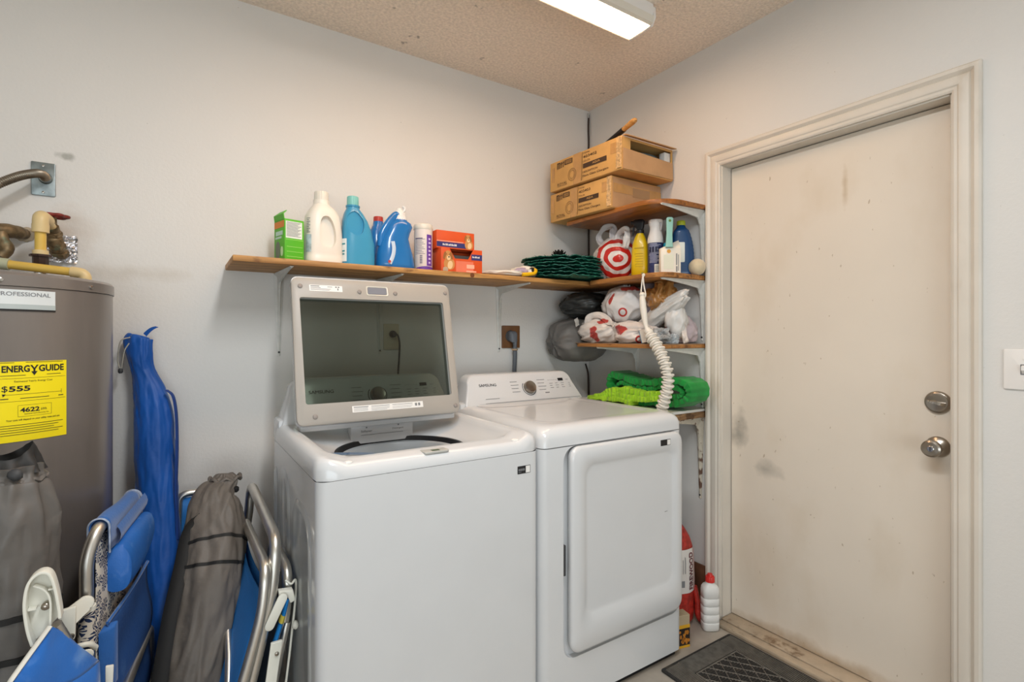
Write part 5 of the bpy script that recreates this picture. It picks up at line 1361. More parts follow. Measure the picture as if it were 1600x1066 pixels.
# right bag (F)
pk = bag_mat('pinkish_film', '#b9aaae', .3)
red_blobs(pk, [((-.03, .055, .075), (.05, .022, .014))], '#8f2430')
t = thing('shopping_bag', 'pinkish grey bag with cream handle at the shelf end by the casing', 'bag', (-.085, -.735, ZL))
obj('bag_body', crumple((-.088, -.728, ZL + .055), (.062, .058, .060), 55, .18, 2.2, .04, ZL + .0006, sub=4), pk, t, smooth=70)
film_loop(t, [(-.13, -.70, ZL + .10), (-.145, -.74, ZL + .105), (-.15, -.775, ZL + .08), (-.15, -.785, ZL + .03), (-.14, -.785, ZL + .004)], .032, bag_mat('cream_film', '#ddd0c6'), 12)
# newspaper and card (G)
news = mat('newspaper', '#8d9193', .75, var=.45, vs=55)
t = thing('newspaper_bundle', 'crumpled grey newspaper at the shelf front edge, right end', 'newspaper', (-.25, -.725, ZL))
obj('paper_wad', crumple((-.248, -.735, ZL + .028), (.042, .050, .034), 57, .30, 2.6, .05, ZL + .0006), news, t, smooth=25)
obj('paper_wad', crumple((-.205, -.765, ZL + .018), (.03, .020, .022), 58, .30, 2.6, .05, ZL + .0006), mat('pale_newsprint', '#a9b0b4', .75, var=.3, vs=55), t, smooth=25)
t = thing('printed_card', 'white card with blue edge leaning on the newspaper', 'card', (-.27, -.69, ZL))
Mk = frame((-.272, -.652, ZL + .002), (.35, -.85, .22), (-.1, .2, 1))
obj('card', G().prism(rrect(0, .062, 0, .056, .002, 2), Mk, 0, .0015), paper, t)
strips(t, [(.0, .003, .0, .056)], Mk, mat('blue_edge', '#6a93ad', .6), 'edge_print', .002)
obj('orange_print', G().prism(sup(.010, .007, 2, 14), Mk @ Matrix.Translation((.036, .028, 0)), .0016, .0021), mat('orange_print_card', '#d99a78', .6), t)

# ------------------------------------------------------------------ white ribbed hanging holder
rib_m = mat('white_ribbed_plastic', '#e3ddd2', .4, var=.03)
t = thing('ribbed_hanger', 'white ribbed hanging tube with cord loop on the shelf edge hook', 'hanger', (-.325, -.70, ZS))
obj('hook', G().lathe([(.006, 0), (.008, .004), (.006, .009), (.002, .010)], 14, frame((-.3045, -.696, 1.512), (0, -1, 0), (0, 0, 1))), rib_m, t, smooth=40)
for s_ in (-1, 1):
    obj('cord', G().tube(smooth_path([(-.312, -.696, 1.517), (-.316, -.698 + .006 * s_, 1.47), (-.318, -.703 + .013 * s_, 1.428), (-.318, -.703 + .010 * s_, 1.415)], 5), .0030, 8), rib_m, t, smooth=60)
X_ = -.325
hp = smooth_path([(X_, -.703, 1.425), (X_, -.705, 1.40), (X_, -.712, 1.35), (X_, -.722, 1.30), (X_, -.730, 1.278)], 6)
obj('handle_grip', G().tube(hp, [.009 + .005 * math.sin(math.pi * min(1, 1.25 * i / (len(hp) - 1))) for i in range(len(hp))], 14), rib_m, t, smooth=60)
obj('handle_knob', G().lathe([(.004, -.012), (.011, -.006), (.012, 0), (.010, .006), (.003, .010)], 16, Matrix.Translation((X_, -.703, 1.428))), rib_m, t, smooth=60)
rp = smooth_path([(X_, -.730, 1.278), (X_, -.755, 1.245), (X_, -.790, 1.200), (-.321, -.817, 1.150), (-.315, -.830, 1.10), (-.310, -.827, 1.05), (-.308, -.813, 1.00), (-.307, -.798, .960), (-.307, -.792, .940)], 10)
# arc-length resample
cum = [0]
for a, b in zip(rp, rp[1:]): cum.append(cum[-1] + (b - a).length)
nrib = 34
def at_len(s_):
    for i in range(len(rp) - 1):
        if cum[i+1] >= s_: return rp[i].lerp(rp[i+1], (s_ - cum[i]) / max(1e-9, cum[i+1] - cum[i])), (rp[i+1] - rp[i]).normalized()
    return rp[-1], (rp[-1] - rp[-2]).normalized()
obj('core', G().tube(rp, .014, 10), rib_m, t, smooth=60)
for k in range(nrib):
    p, d_ = at_len(cum[-1] * (k + .5) / nrib); f_ = min(1, .55 + k / 6)
    Mr = frame(p, (1, 0, 0), Vector((1, 0, 0)).cross(d_) * -1)
    Mr = Mr @ Matrix.Rotation(R(9 if k % 2 else -9), 4, 'X')
    r_ = .0225 * f_
    obj('rib', G().lathe([(r_ * .55, -.0042), (r_ * .98, -.0040), (r_ * 1.06, -.0024), (r_ * 1.06, .0024), (r_ * .98, .0040), (r_ * .55, .0042)], 18, Mr @ Matrix.Translation((0, .0035 * (1 if k % 2 else -1), 0))), rib_m, t, smooth=45)

# ------------------------------------------------------------------ green ruffled mats and sticks on the bottom shelf
ZB = .9245
dgreen = mat('dark_green_crepe', '#0c8a34', .7, var=.18, vs=22, bump=.4, bs=50, sheen=.2)
lime = mat('lime_crepe', '#9fd022', .7, var=.15, vs=22, bump=.4, bs=50, sheen=.2)
def ruffle(name, parent, path, x0, x1, m, pleat, freq, th, seed):
    """thick gathered strip swept along a path in the YZ plane; its front face carries pleats"""
    P_ = smooth_path(path, 34); g_ = G(); rings = []; s_ = 0; k = len(P_)
    for i, p in enumerate(P_):
        if i: s_ += (p - P_[i-1]).length
        d_ = (P_[min(k-1, i+1)] - P_[max(0, i-1)]).normalized(); n_ = Vector((0, -d_.z, d_.y))
        jit = noise.noise(Vector((s_ * 34, seed * 3.1, 0)))
        w_ = math.sin(freq * s_ + seed + 9 * noise.noise(Vector((s_ * 14, seed, 1)))); sharp = abs(w_) ** 1.2 * math.copysign(1, w_)
        t2 = th * .5 * (1 + .06 * sharp + .55 * jit); xf = x0 - pleat * (.6 * sharp + .9 * jit); r_ = min(t2, .006)
        off = n_ * (.25 * th * noise.noise(Vector((s_ * 12, seed, 7))))
        sk = .5 * pleat * noise.noise(Vector((s_ * 60, seed, 5)))
        q = [(xf + r_, -t2), (x1, -t2), (x1, t2), (xf + r_, t2), (xf + r_ * .2, t2 - r_ * .4), (xf + sk, t2 * .45), (xf + .3 * sk, 0), (xf - sk, -t2 * .45), (xf + r_ * .2, -t2 + r_ * .4)]
        ring = []
        for x_, h_ in q:
            v = Vector((x_, p.y, p.z)) + n_ * h_ + off
            if v.z < ZB + .002: v.z = ZB + .002
            ring.append(v)
        rings.append(ring)
    return obj(name, g_.loft(rings), m, parent, smooth=38)
t = thing('ruffled_mat', 'dark green ruffled fabric mat rolled on the bottom shelf', 'mat', (-.12, -.60, ZB))
ruffle('outer_fold', t, [(0, -.372, .978), (0, -.362, 1.020), (0, -.380, 1.058), (0, -.44, 1.053), (0, -.53, 1.036), (0, -.62, 1.035), (0, -.71, 1.050), (0, -.775, 1.056), (0, -.825, 1.034), (0, -.835, .995), (0, -.795, .965), (0, -.70, .948), (0, -.60, .942), (0, -.52, .940)], -.195, -.070, dgreen, .0035, 260, .030, 1)
ruffle('inner_fold', t, [(0, -.400, .998), (0, -.44, 1.022), (0, -.53, 1.008), (0, -.62, 1.008), (0, -.70, 1.022), (0, -.760, 1.026), (0, -.792, 1.008), (0, -.785, .988), (0, -.73, .976), (0, -.64, .968)], -.188, -.080, dgreen, .0035, 280, .024, 2)
t = thing('ruffled_mat', 'lime green ruffled fabric mat lying in front of the dark green one', 'mat', (-.2, -.50, ZB))
ruffle('top_fold', t, [(0, -.345, .955), (0, -.39, .976), (0, -.46, .992), (0, -.54, .990), (0, -.62, .982), (0, -.69, .990), (0, -.745, 1.006)], -.222, -.190, lime, .006, 300, .030, 3)
ruffle('middle_fold', t, [(0, -.300, .945), (0, -.36, .957), (0, -.43, .968), (0, -.50, .966), (0, -.58, .962), (0, -.66, .966), (0, -.74, .982)], -.236, -.192, lime, .006, 340, .026, 6)
ruffle('bottom_fold', t, [(0, -.265, .936), (0, -.33, .941), (0, -.42, .946), (0, -.50, .946), (0, -.56, .944)], -.248, -.16, lime, .006, 320, .022, 4)
stick_m = mat('weathered_stick', '#8f7c66', .8, var=.2, vs=14)
for i, (a, b, lab) in enumerate((((-.245, -.735, .9375), (-.205, -.800, .9375), 'short wooden stick in front on the bottom shelf end'), ((-.160, -.66, .9375), (-.105, -.855, .9375), 'longer wooden stick under the green roll on the bottom shelf'))):
    d_ = Vector(b) - Vector(a); Mr = frame(a, d_, (0, 0, 1))
    tag(obj('wooden_stick', G().box(0, d_.length, -.008, .008, -.012, .012), stick_m, None, bevel=.002), lab, 'stick')
# ------------------------------------------------------------------ corner of the floor: firewood bag, bottle, small box
redmesh = mat('red_mesh', '#a92a20', .5, var=.3, vs=60, bump=.5, bs=90, coat=.2)
t = thing('firewood_bag', 'red mesh firewood bag with white label standing behind the dryer', 'bag', (-.16, -.735, 0))
cx, cy = -.155, -.735
def fb_ring(z, a, b, seed):
    return [(cx + a * math.cos(q) * (1 + .05 * noise.noise(Vector((math.cos(q) * 2, math.sin(q) * 2, z * 9)))), cy + b * math.sin(q) * (1 + .05 * noise.noise(Vector((math.cos(q) * 2, math.sin(q) * 2, z * 9 + 3)))), z) for q in [2*math.pi*k/40 for k in range(40)]]
zs = [(0.001, .066, .062), (.02, .080, .074), (.06, .084, .078), (.12, .083, .077), (.20, .084, .078), (.28, .083, .077), (.335, .080, .072), (.37, .068, .060), (.405, .046, .040), (.43, .026, .022), (.45, .020, .016), (.468, .026, .02)]
obj('mesh_bag', G().loft([fb_ring(z, a, b, 1) for z, a, b in zs]), redmesh, t, smooth=60)
def fbp(deg, z, d_=.003):
    a_ = R(deg); zz = zs
    for i in range(len(zs) - 1):
        if zs[i+1][0] >= z: break
    k = (z - zs[i][0]) / (zs[i+1][0] - zs[i][0]); ra = zs[i][1] + (zs[i+1][1] - zs[i][1]) * k; rb = zs[i][2] + (zs[i+1][2] - zs[i][2]) * k
    nz = (1 + .05 * noise.noise(Vector((math.cos(a_) * 2, math.sin(a_) * 2, z * 9)))); nz2 = (1 + .05 * noise.noise(Vector((math.cos(a_) * 2, math.sin(a_) * 2, z * 9 + 3))))
    return Vector((cx + (ra * nz + d_) * math.cos(a_), cy + (rb * nz2 + d_) * math.sin(a_), z))
lab = obj('white_label', G().grid(lambda u, v: fbp(-190 + 142 * u, .150 + .185 * v), 26, 8), mat('label_film', '#d9d4cf', .35, var=.04, coat=.2), t, smooth=60)
def wf(x, y, l):   # vertical lettering: text x runs up, text y runs to the left
    return fbp(-84 - math.degrees(y / .08), .155 + x, .0045 + l)
put_text(lab, [('FIREWOOD', .008, .165, 0, .024, .03)], Matrix.Identity(4), mat('dark_red_ink', '#5e1b2a', .5), 'lettering', .0004, wf)
strips(lab, [(.0, .18, -.021, -.018), (.0, .18, -.028, -.026)], Matrix.Identity(4), mat('red_line_print', '#a33a3a', .5), 'line_print', .0004, wf)
strips(lab, [(.022, .05, .034, .062), (.08, .15, .030, .033), (.08, .14, .040, .042), (.08, .15, .048, .050)], Matrix.Identity(4), greyink_m, 'fine_print', .0004, wf)
obj('mesh_tail', G().tube(smooth_path([(-.105, -.80, .16), (-.100, -.812, .10), (-.098, -.815, .05), (-.085, -.825, .012), (-.06, -.83, .006)], 5), [.012, .012, .012, .012, .012, .013, .013, .014, .014, .015, .016, .016, .016, .016, .014, .012, .012, .01, .01, .008, .005], 8), redmesh, t, smooth=60)

c = (-.090, -.868, 0)
t = thing('white_bottle', 'white ribbed plastic bottle with red cap on the floor', 'bottle', c)
wbm = mat('bottle_white', '#e2e0dc', .35, var=.03)
secs = [(.0005, .032, .022), (.004, .035, .026), (.030, .036, .027)]
for k in range(4):
    z = .034 + k * .034; secs += [(z, .036, .027), (z + .002, .0335, .0245), (z + .005, .036, .027)]
secs += [(.168, .036, .027), (.180, .034, .026), (.190, .027, .022), (.197, .018, .016, 0, 2), (.204, .0165, .0165, 0, 2)]
bottle('body', t, wbm, secs, c, R(-30), 3.4)
Mj = Matrix.Translation(c)
cap('cap', t, mat('red_cap_bright', '#d32f28', .35), Mj, .0185, .203, .226)
obj('cap_top', G().lathe([(.012, .225), (.010, .236), (.001, .237)], 16, Mj), mat('red_cap_bright', '#d32f28'), t, smooth=40)

c = (-.292, -.872, 0); rz = R(-14)
t = thing('match_box', 'small yellow and black box on the floor beside the dryer', 'box', c, rz)
obj('carton', G().box(-.032, .032, -.022, .022, 0.0004, .130), mat('box_beige', '#b3a184', .6, var=.06), t, bevel=.001, bseg=1, local=True)
Mf_ = Matrix.Translation(c) @ Matrix.Rotation(rz, 4, 'Z') @ frame((0, -.022, 0), (1, 0, 0), (0, 0, 1))
strips(t, [(-.032, .032, .004, .080)], Mf_, mat('box_black', '#2a221c', .5), 'black_panel', .0005)
strips(t, [(-.032, .032, .078, .092), (-.032, .032, .0, .010)], Mf_, mat('box_yellow', '#d6a12a', .5), 'yellow_band', .0008)
g = G(); rg = random.Random(4)
for k in range(14): g.prism(sup(.004 + .004 * rg.random(), .005 + .006 * rg.random(), 2, 10), Mf_ @ Matrix.Translation((rg.uniform(-.026, .026), rg.uniform(.018, .068), 0)), .0006, .001)
obj('flame_print', g, mat('box_orange', '#c07a2a', .5), t, kind='stuff')
Ms_ = Matrix.Translation(c) @ Matrix.Rotation(rz, 4, 'Z') @ frame((.032, 0, 0), (0, 1, 0), (0, 0, 1))
strips(t, [(-.018, .018, .02, .05), (-.018, .018, .06, .09)], Ms_, mat('box_tan_print', '#a58a5a', .6), 'side_print', .0005)

# ------------------------------------------------------------------ left corner: bags and beach chairs
def soft_bag(name, parent, secs, m, seed, n=96, amp=.06, freq=7, smooth=75):
    """secs: (x, y, z, half width, half depth) from the top down"""
    P_ = smooth_path([s_[:3] for s_ in secs], 10); A = smooth_path([(s_[3], s_[4], 0) for s_ in secs], 10)
    rings = []; k = len(P_)
    for i in range(k):
        a, b = A[i].x, A[i].y; d_ = (P_[min(k-1, i+1)] - P_[max(0, i-1)]).normalized()
        u = Vector((.87, -.49, 0)); u = (u - d_ * u.dot(d_)).normalized(); v = d_.cross(u)
        r_ = []
        zz = (P_[i] - P_[0]).length
        for j in range(n):
            q = 2*math.pi*j/n; cq, sq = math.cos(q), math.sin(q)
            gather = math.exp(-zz / .09)                      # gathers running down from the drawstring
            fold = 1 - 2 * abs(noise.noise(Vector((cq * 1.6 + seed, sq * 1.6, zz * freq * .45 + 1.3 * noise.noise(Vector((cq * 2, sq * 2, zz * 5)))))))
            fine = 1 - 2 * abs(noise.noise(Vector((cq * 3.4, sq * 3.4 + seed, zz * freq * 1.1))))
            w_ = 1 + amp * (.75 * (fold - .5) + .42 * (fine - .5) + .6 * noise.noise(Vector((cq * 2, sq * 2, zz * 4 + seed)))) + .07 * gather * math.sin(11 * q + seed + 2 * noise.noise(Vector((cq, sq, seed))))
            r_.append(P_[i] + u * (a * math.cos(q) * w_) + v * (b * math.sin(q) * w_))
        rings.append(r_)
    return obj(name, G().loft(rings), m, parent, smooth=smooth), P_, rings
def band(name, parent, P_, rings, i, h, m):
    """webbing band hugging the bag around its ring i, h high"""
    c = P_[i]; d_ = (P_[i+1] - P_[i-1]).normalized() * (h / 2)
    out = [[c + (p - c) * k + d_ * s_ for p in rings[i]] for k, s_ in ((.99, -1), (1.03, -1), (1.03, 1), (.99, 1))]
    return obj(name, G().loft(out, caps=False), m, parent, smooth=50)

blue_nyl = mat('royal_blue_nylon', '#0a52a6', .52, var=.10, vs=7, bump=.7, bs=16, bdist=.006, sheen=.1)
t = thing('umbrella_bag', 'long royal blue drawstring umbrella bag leaning against the back wall', 'bag', (-2.0, -.40, 0))
body, P_, A = soft_bag('bag_body', t, [(-2.100, -.050, 1.250, .030, .020), (-2.104, -.052, 1.235, .044, .030), (-2.100, -.058, 1.19, .040, .032), (-2.090, -.060, 1.13, .035, .032), (-2.070, -.075, 1.05, .050, .042), (-2.058, -.090, .97, .058, .050),
    (-2.052, -.12, .82, .060, .053), (-2.044, -.16, .66, .060, .054), (-2.030, -.24, .42, .056, .052), (-2.012, -.32, .2, .050, .048), (-1.995, -.40, .002, .042, .040)], blue_nyl, 3, amp=.08, freq=20)
obj('fabric_tail', G().grid(lambda u, v: (-2.085 + .035 * u + .004 * math.sin(5 * v), -.055 - .012 * v * (1 - u), 1.243 + .035 * u + .016 * v * (1 - .7 * u) + .006 * math.sin(3 * u)), 8, 4), blue_nyl, t, smooth=60)
strap_p = smooth_path([(-2.022, -.125, 1.065), (-2.004, -.135, 1.045), (-1.995, -.145, .99), (-1.992, -.16, .90), (-1.993, -.172, .82), (-1.995, -.185, .74), (-1.992, -.20, .66), (-1.99, -.22, .58)], 6)
obj('strap', G().tube(strap_p, .010, 8, aspect=.25, up=(.8, -.4, 0)), mat('navy_strap', '#1d3f86', .6), t, smooth=60)
cordm = mat('grey_cord_thin', '#a9a79d', .7)
obj('drawstring', G().tube(smooth_path([(-2.125, -.075, 1.245), (-2.148, -.082, 1.235), (-2.156, -.080, 1.20), (-2.158, -.075, 1.165), (-2.150, -.075, 1.135), (-2.146, -.077, 1.16), (-2.140, -.078, 1.20), (-2.128, -.074, 1.225)], 6), .0022, 6), cordm, t, smooth=60)
obj('cord_lock', G().lathe([(.004, -.008), (.007, -.004), (.007, .005), (.004, .009)], 12, Matrix.Translation((-2.151, -.075, 1.132))), dark_m, t, smooth=50)

gnyl = mat('taupe_nylon', '#645d56', .55, var=.18, vs=6, bump=.8, bs=16, bdist=.008)
gblack = mat('black_webbing', '#1b1a19', .7, var=.1)
t = thing('chair_bag', 'taupe nylon drawstring chair bag with black strap, beside the washer chairs', 'bag', (-2.02, -.60, 0))
secs = [(-1.858, -.275, .790, .022, .018), (-1.860, -.278, .772, .040, .030), (-1.868, -.285, .752, .044, .036), (-1.885, -.30, .725, .066, .05), (-1.890, -.325, .68, .080, .062), (-1.893, -.36, .62, .086, .070), (-1.903, -.42, .53, .086, .074), (-1.93, -.47, .40, .086, .074), (-1.960, -.51, .27, .084, .072), (-2.0, -.57, .10, .080, .068), (-2.02, -.60, .002, .06, .055)]
body, P_, A = soft_bag('bag_body', t, secs, gnyl, 7, amp=.16, freq=12)
zi = lambda z: min(range(len(P_)), key=lambda i: abs(P_[i].z - z))
for z in (.600, .545): 
    band('black_band', t, P_, A, zi(z), .009, gblack)
sp = smooth_path([(-1.925, -.375, .690), (-1.962, -.385, .650), (-1.985, -.44, .560), (-2.01, -.50, .460), (-2.032, -.555, .330), (-2.055, -.60, .19), (-2.07, -.63, .05)], 6)
obj('strap', G().tube(sp, .020, 8, aspect=.30, up=(.6, .7, 0)), gblack, t, smooth=60)
obj('cord_lock', G().lathe([(.004, -.010), (.009, -.005), (.009, .006), (.004, .010)], 12, Matrix.Translation((-1.829, -.312, .742))), black_m, t, smooth=50)
obj('collar_frill', G().tube(smooth_path([(-1.858 + .045 * math.cos(a) , -.278 + .034 * math.sin(a), .775 + .006 * math.sin(7 * a)) for a in [2*math.pi*k/24 for k in range(24)]], 2, True), .006, 6, closed=True), gnyl, t, smooth=60)

g2 = mat('grey_nylon_front', '#605c58', .52, var=.15, vs=6, bump=.7, bs=15, bdist=.008)
t = thing('chair_bag', 'dark grey drawstring chair bag in front of the water heater', 'bag', (-2.32, -.82, 0))
secs = [(-2.290, -.790, .985, .058, .050), (-2.290, -.790, .968, .058, .050), (-2.290, -.792, .948, .066, .058), (-2.290, -.795, .930, .076, .068), (-2.291, -.798, .88, .088, .078), (-2.292, -.80, .78, .092, .082), (-2.296, -.805, .64, .092, .082), (-2.305, -.81, .45, .092, .082), (-2.315, -.815, .2, .088, .08), (-2.32, -.82, .002, .075, .07)]
body, P_, A = soft_bag('bag_body', t, secs, g2, 12, amp=.12, freq=10)
zi = lambda z: min(range(len(P_)), key=lambda i: abs(P_[i].z - z))
for z in (.705, .615):
    band('black_band', t, P_, A, zi(z), .012, gblack)
def frill(u, v):
    a = 2*math.pi*u; r_ = .058 + .010 * math.sin(9 * a) * (1 - v) + .006 * noise.noise(Vector((math.cos(a) * 3, math.sin(a) * 3, v * 3)))
    return (-2.290 + r_ * math.cos(a) * (1 - .25 * v), -.790 + r_ * .85 * math.sin(a) * (1 - .25 * v), .970 + .045 * v + .014 * math.sin(2 * a + 1) * v)
o = obj('collar', G().grid(frill, 72, 6), mat('dark_nylon_lining', '#2b2a29', .6, var=.1), t, smooth=70)
obj('gather_band', G().tube([(-2.290 + .064 * math.cos(a), -.791 + .056 * math.sin(a), .955 + .003 * math.sin(16 * a)) for a in [2*math.pi*k/64 for k in range(64)]], .006, 6, closed=True), g2, t, smooth=60)
obj('cord_lock', crumple((-2.262, -.85, .975), (.012, .01, .012), 3, .1, sub=2), dark_m, t, smooth=60)

# patterned beach chair, folded, seen edge-on
bfab = mat('blue_canvas', '#1d5ea8', .7, var=.12, vs=6, bump=.35, bs=120, sheen=.3)
mix_into(bfab, '#8fb0d2', f_noise(9, .60, .80, .5))
pattern = mat('leaf_pattern_fabric', '#cfc7ba', .75, var=.03, bump=.2, bs=120)
def leaf_fb(nt):
    N = nt.nodes.new; L = nt.links.new
    tc = N('ShaderNodeTexCoord'); vo = N('ShaderNodeTexVoronoi'); vo.inputs['Scale'].default_value = 38; L(tc.outputs['Object'], vo.inputs['Vector'])
    sb = N('ShaderNodeVectorMath'); sb.operation = 'SUBTRACT'; L(tc.outputs['Object'], sb.inputs[0])
    sc_ = N('ShaderNodeVectorMath'); sc_.operation = 'SCALE'; sc_.inputs['Scale'].default_value = 1.0; L(vo.outputs['Position'], sc_.inputs[0]); L(sc_.outputs[0], sb.inputs[1])
    sp_ = N('ShaderNodeSeparateXYZ'); L(sb.outputs[0], sp_.inputs[0])
    at = N('ShaderNodeMath'); at.operation = 'ARCTAN2'; L(sp_.outputs['Z'], at.inputs[0]); L(sp_.outputs['Y'], at.inputs[1])
    ml = N('ShaderNodeMath'); ml.operation = 'MULTIPLY'; ml.inputs[1].default_value = 8; L(at.outputs[0], ml.inputs[0])
    sn = N('ShaderNodeMath'); sn.operation = 'SINE'; L(ml.outputs[0], sn.inputs[0])
    gt = N('ShaderNodeMath'); gt.operation = 'GREATER_THAN'; gt.inputs[1].default_value = -.25; L(sn.outputs[0], gt.inputs[0])
    lt = N('ShaderNodeMath'); lt.operation = 'LESS_THAN'; lt.inputs[1].default_value = .62; L(vo.outputs['Distance'], lt.inputs[0])
    m = N('ShaderNodeMath'); m.operation = 'MULTIPLY'; L(gt.outputs[0], m.inputs[0]); L(lt.outputs[0], m.inputs[1]); return m.outputs[0]
mix_into(pattern, '#14294f', leaf_fb)
hinge_m = mat('white_hinge_plastic', '#e2e0d4', .4, var=.03)
t = thing('beach_chair', 'folded beach chair with blue pillow and leaf-patterned sling by the tank', 'chair', (-2.13, -.55, 0))
fr = round_path([(-2.160, -.715, .002), (-2.166, -.720, .45), (-2.168, -.722, .74), (-2.150, -.700, .800), (-2.100, -.385, .785), (-2.094, -.380, .62), (-2.085, -.375, .002)], .035, 6)
obj('frame', G().tube(fr, .0135, 14), alu_m, t, smooth=60)
# sling: blue hood over the top rail, pattern below
def railp(u): return Vector((-2.150 + .050 * u, -.690 + .300 * u, .797 - .014 * u))
hd = G(); prof_ = [(.020, -.060), (.020, -.03), (.0195, -.008)] + [(.0195 * math.cos(R(a)), .0195 * math.sin(R(a))) for a in range(0, 181, 15)] + [(-.0195, -.008), (-.020, -.03), (-.020, -.075)]
hd.loft([[railp(u) + Vector((x_ * .98, -x_ * .16, z_ + .002 * math.sin(9 * u + x_ * 90))) for x_, z_ in prof_] for u in [.02 + .96 * k / 14 for k in range(15)]], caps=False, closed=False)
o = obj('fabric_hood', hd, bfab, t, smooth=70); md = o.modifiers.new('s', 'SOLIDIFY'); md.thickness = .002
obj('hood_trim', G().tube([railp(.015) + Vector((x_ * 1.05, -x_ * .16, z_ * 1.05)) for x_, z_ in prof_], .0022, 6), mat('dotted_trim', '#9fabc0', .7, var=.3, vs=90), t, smooth=60)
obj('hood_trim', G().tube([railp(.985) + Vector((x_ * 1.05, -x_ * .16, z_ * 1.05)) for x_, z_ in prof_], .0032, 6), mat('dotted_trim', '#bcc4d2', .7), t, smooth=60)
o = obj('patterned_sling', G().grid(lambda u, v: Vector((-2.152 + .056 * u + .006 * math.sin(math.pi * u), -.700 + .310 * u, .775 - .55 * v)), 10, 14), pattern, t, smooth=70); md = o.modifiers.new('s', 'SOLIDIFY'); md.thickness = .002
# pillow: D-shaped bolster
def pil(u):
    p = Vector((-2.118 + .046 * u, -.640 + .235 * u, .672 + .022 * u)); k = .55 + .45 * math.sin(math.pi * (.08 + .84 * u)) ** .35; k = k * (1 - .18 * u) * 1.05
    return [p + Vector((x_ * k, -x_ * k * .15, z_ * k + .002 * noise.noise(Vector((x_ * 50, u * 6, z_ * 50))))) for x_, z_ in [(.034 * math.copysign(abs(math.cos(q)) ** .8, math.cos(q)), .064 * math.copysign(abs(math.sin(q)) ** .85, math.sin(q))) for q in [2*math.pi*j/28 for j in range(28)]]]
obj('pillow', G().loft([pil(k / 14) for k in range(15)]), mat('blue_pillow', '#1d63b4', .55, var=.10, vs=6, bump=.3, bs=100, coat=.1), t, smooth=75)
obj('pillow_flap', G().grid(lambda u, v: Vector((-2.118 + .046 * u + .008 * math.sin(3.14 * v), -.640 + .235 * u, .735 + .015 * u + .045 * v)), 8, 4), bfab, t, smooth=70)
mix_into(mat('blue_pillow', ''), '#86aed8', f_noise(16, .60, .76, .45))
# folded seat panel with pocket
def seat(u, v): return Vector((-2.132 + .066 * u + .010 * math.sin(math.pi * v) + .004 * math.sin(14 * v + 3 * u), -.690 + .300 * u, .566 + .020 * u - .40 * v))
o = obj('seat_panel', G().grid(seat, 14, 26), mat('navy_canvas', '#234b86', .7, var=.12, vs=8, bump=.4, bs=100), t, smooth=70); md = o.modifiers.new('s', 'SOLIDIFY'); md.thickness = .003
obj('panel_hem', G().tube([seat(k / 10, -.005) for k in range(11)], .004, 6), bfab, t, smooth=60)
obj('pocket_edge', G().loft([[(-2.150, -.700, .552), (-2.120, -.694, .556), (-2.120, -.694, .42), (-2.148, -.70, .40)], [(-2.140, -.680, .562), (-2.112, -.676, .566), (-2.112, -.676, .42), (-2.138, -.68, .40)]]), bfab, t, bevel=.004)
obj('seat_tube', G().tube(round_path([(-2.112, -.735, .002), (-2.115, -.735, .372), (-2.062, -.365, .386), (-2.058, -.36, .002)], .03, 6), .0125, 12), alu_m, t, smooth=60)
obj('hinge_sleeve', G().tube([(-2.168, -.721, .625), (-2.1665, -.720, .535)], .0165, 16), pattern, t, smooth=60)
obj('sleeve_ring', G().tube([(-2.168, -.721, .632), (-2.168, -.721, .622)], .0185, 16), hinge_m, t, smooth=50)
def plate(name, parent, pts, thick, m, bev=.003, right=(1, 0, 0), up=(0, 0, 1)):
    r = Vector(right).normalized(); u = Vector(up); n_ = r.cross(u).normalized()
    g_ = G().loft([[Vector(p) + n_ * d_ for p in pts] for d_ in (0, thick)])
    return obj(name, g_, m, parent, bevel=bev)
def capsule(p, q, ra, rb, n=8):
    """2-ended rounded link in the XZ plane at depths p.y / q.y"""
    p, q = Vector(p), Vector(q); d_ = Vector((q.x - p.x, 0, q.z - p.z)).normalized(); s_ = Vector((-d_.z, 0, d_.x)); out = []
    for k in range(n + 1):
        a = math.pi / 2 + math.pi * k / n; out.append(p + d_ * math.cos(a) * ra + s_ * math.sin(a) * ra)
    for k in range(n + 1):
        a = -math.pi / 2 + math.pi * k / n; out.append(q + d_ * math.cos(a) * rb + s_ * math.sin(a) * rb)
    return out
hp_ = plate('hinge_plate', t, capsule((-2.166, -.745, .651), (-2.191, -.785, .640), .016, .020), .012, hinge_m)
obj('hinge_arm', G().loft([[(-2.205, -.80, .665), (-2.176, -.80, .668), (-2.178, -.80, .600), (-2.186, -.80, .590), (-2.207, -.80, .625)], [(-2.205, -.788, .665), (-2.176, -.788, .668), (-2.178, -.788, .600), (-2.186, -.788, .590), (-2.207, -.788, .625)]]), hinge_m, t, bevel=.003)
for p in ((-2.166, -.7575, .651), (-2.184, -.8005, .607)):
    obj('bolt', G().lathe([(.006, 0), (.0055, .003), (.002, .004)], 12, frame(p, (1, 0, 0), (0, 0, 1))), nickel_m, t, smooth=40)
obj('lower_clip', G().tube(smooth_path([(-2.190, -.735, .550), (-2.176, -.745, .556), (-2.160, -.742, .553), (-2.150, -.730, .536)], 5), .006, 8), hinge_m, t, smooth=60)
plate('clip_plate', t, capsule((-2.163, -.748, .535), (-2.18, -.748, .533), .012, .014), .006, hinge_m)
obj('clip_bolt', G().lathe([(.005, 0), (.0045, .003), (.002, .004)], 12, frame((-2.163, -.7545, .535), (1, 0, 0), (0, 0, 1))), nickel_m, t, smooth=40)

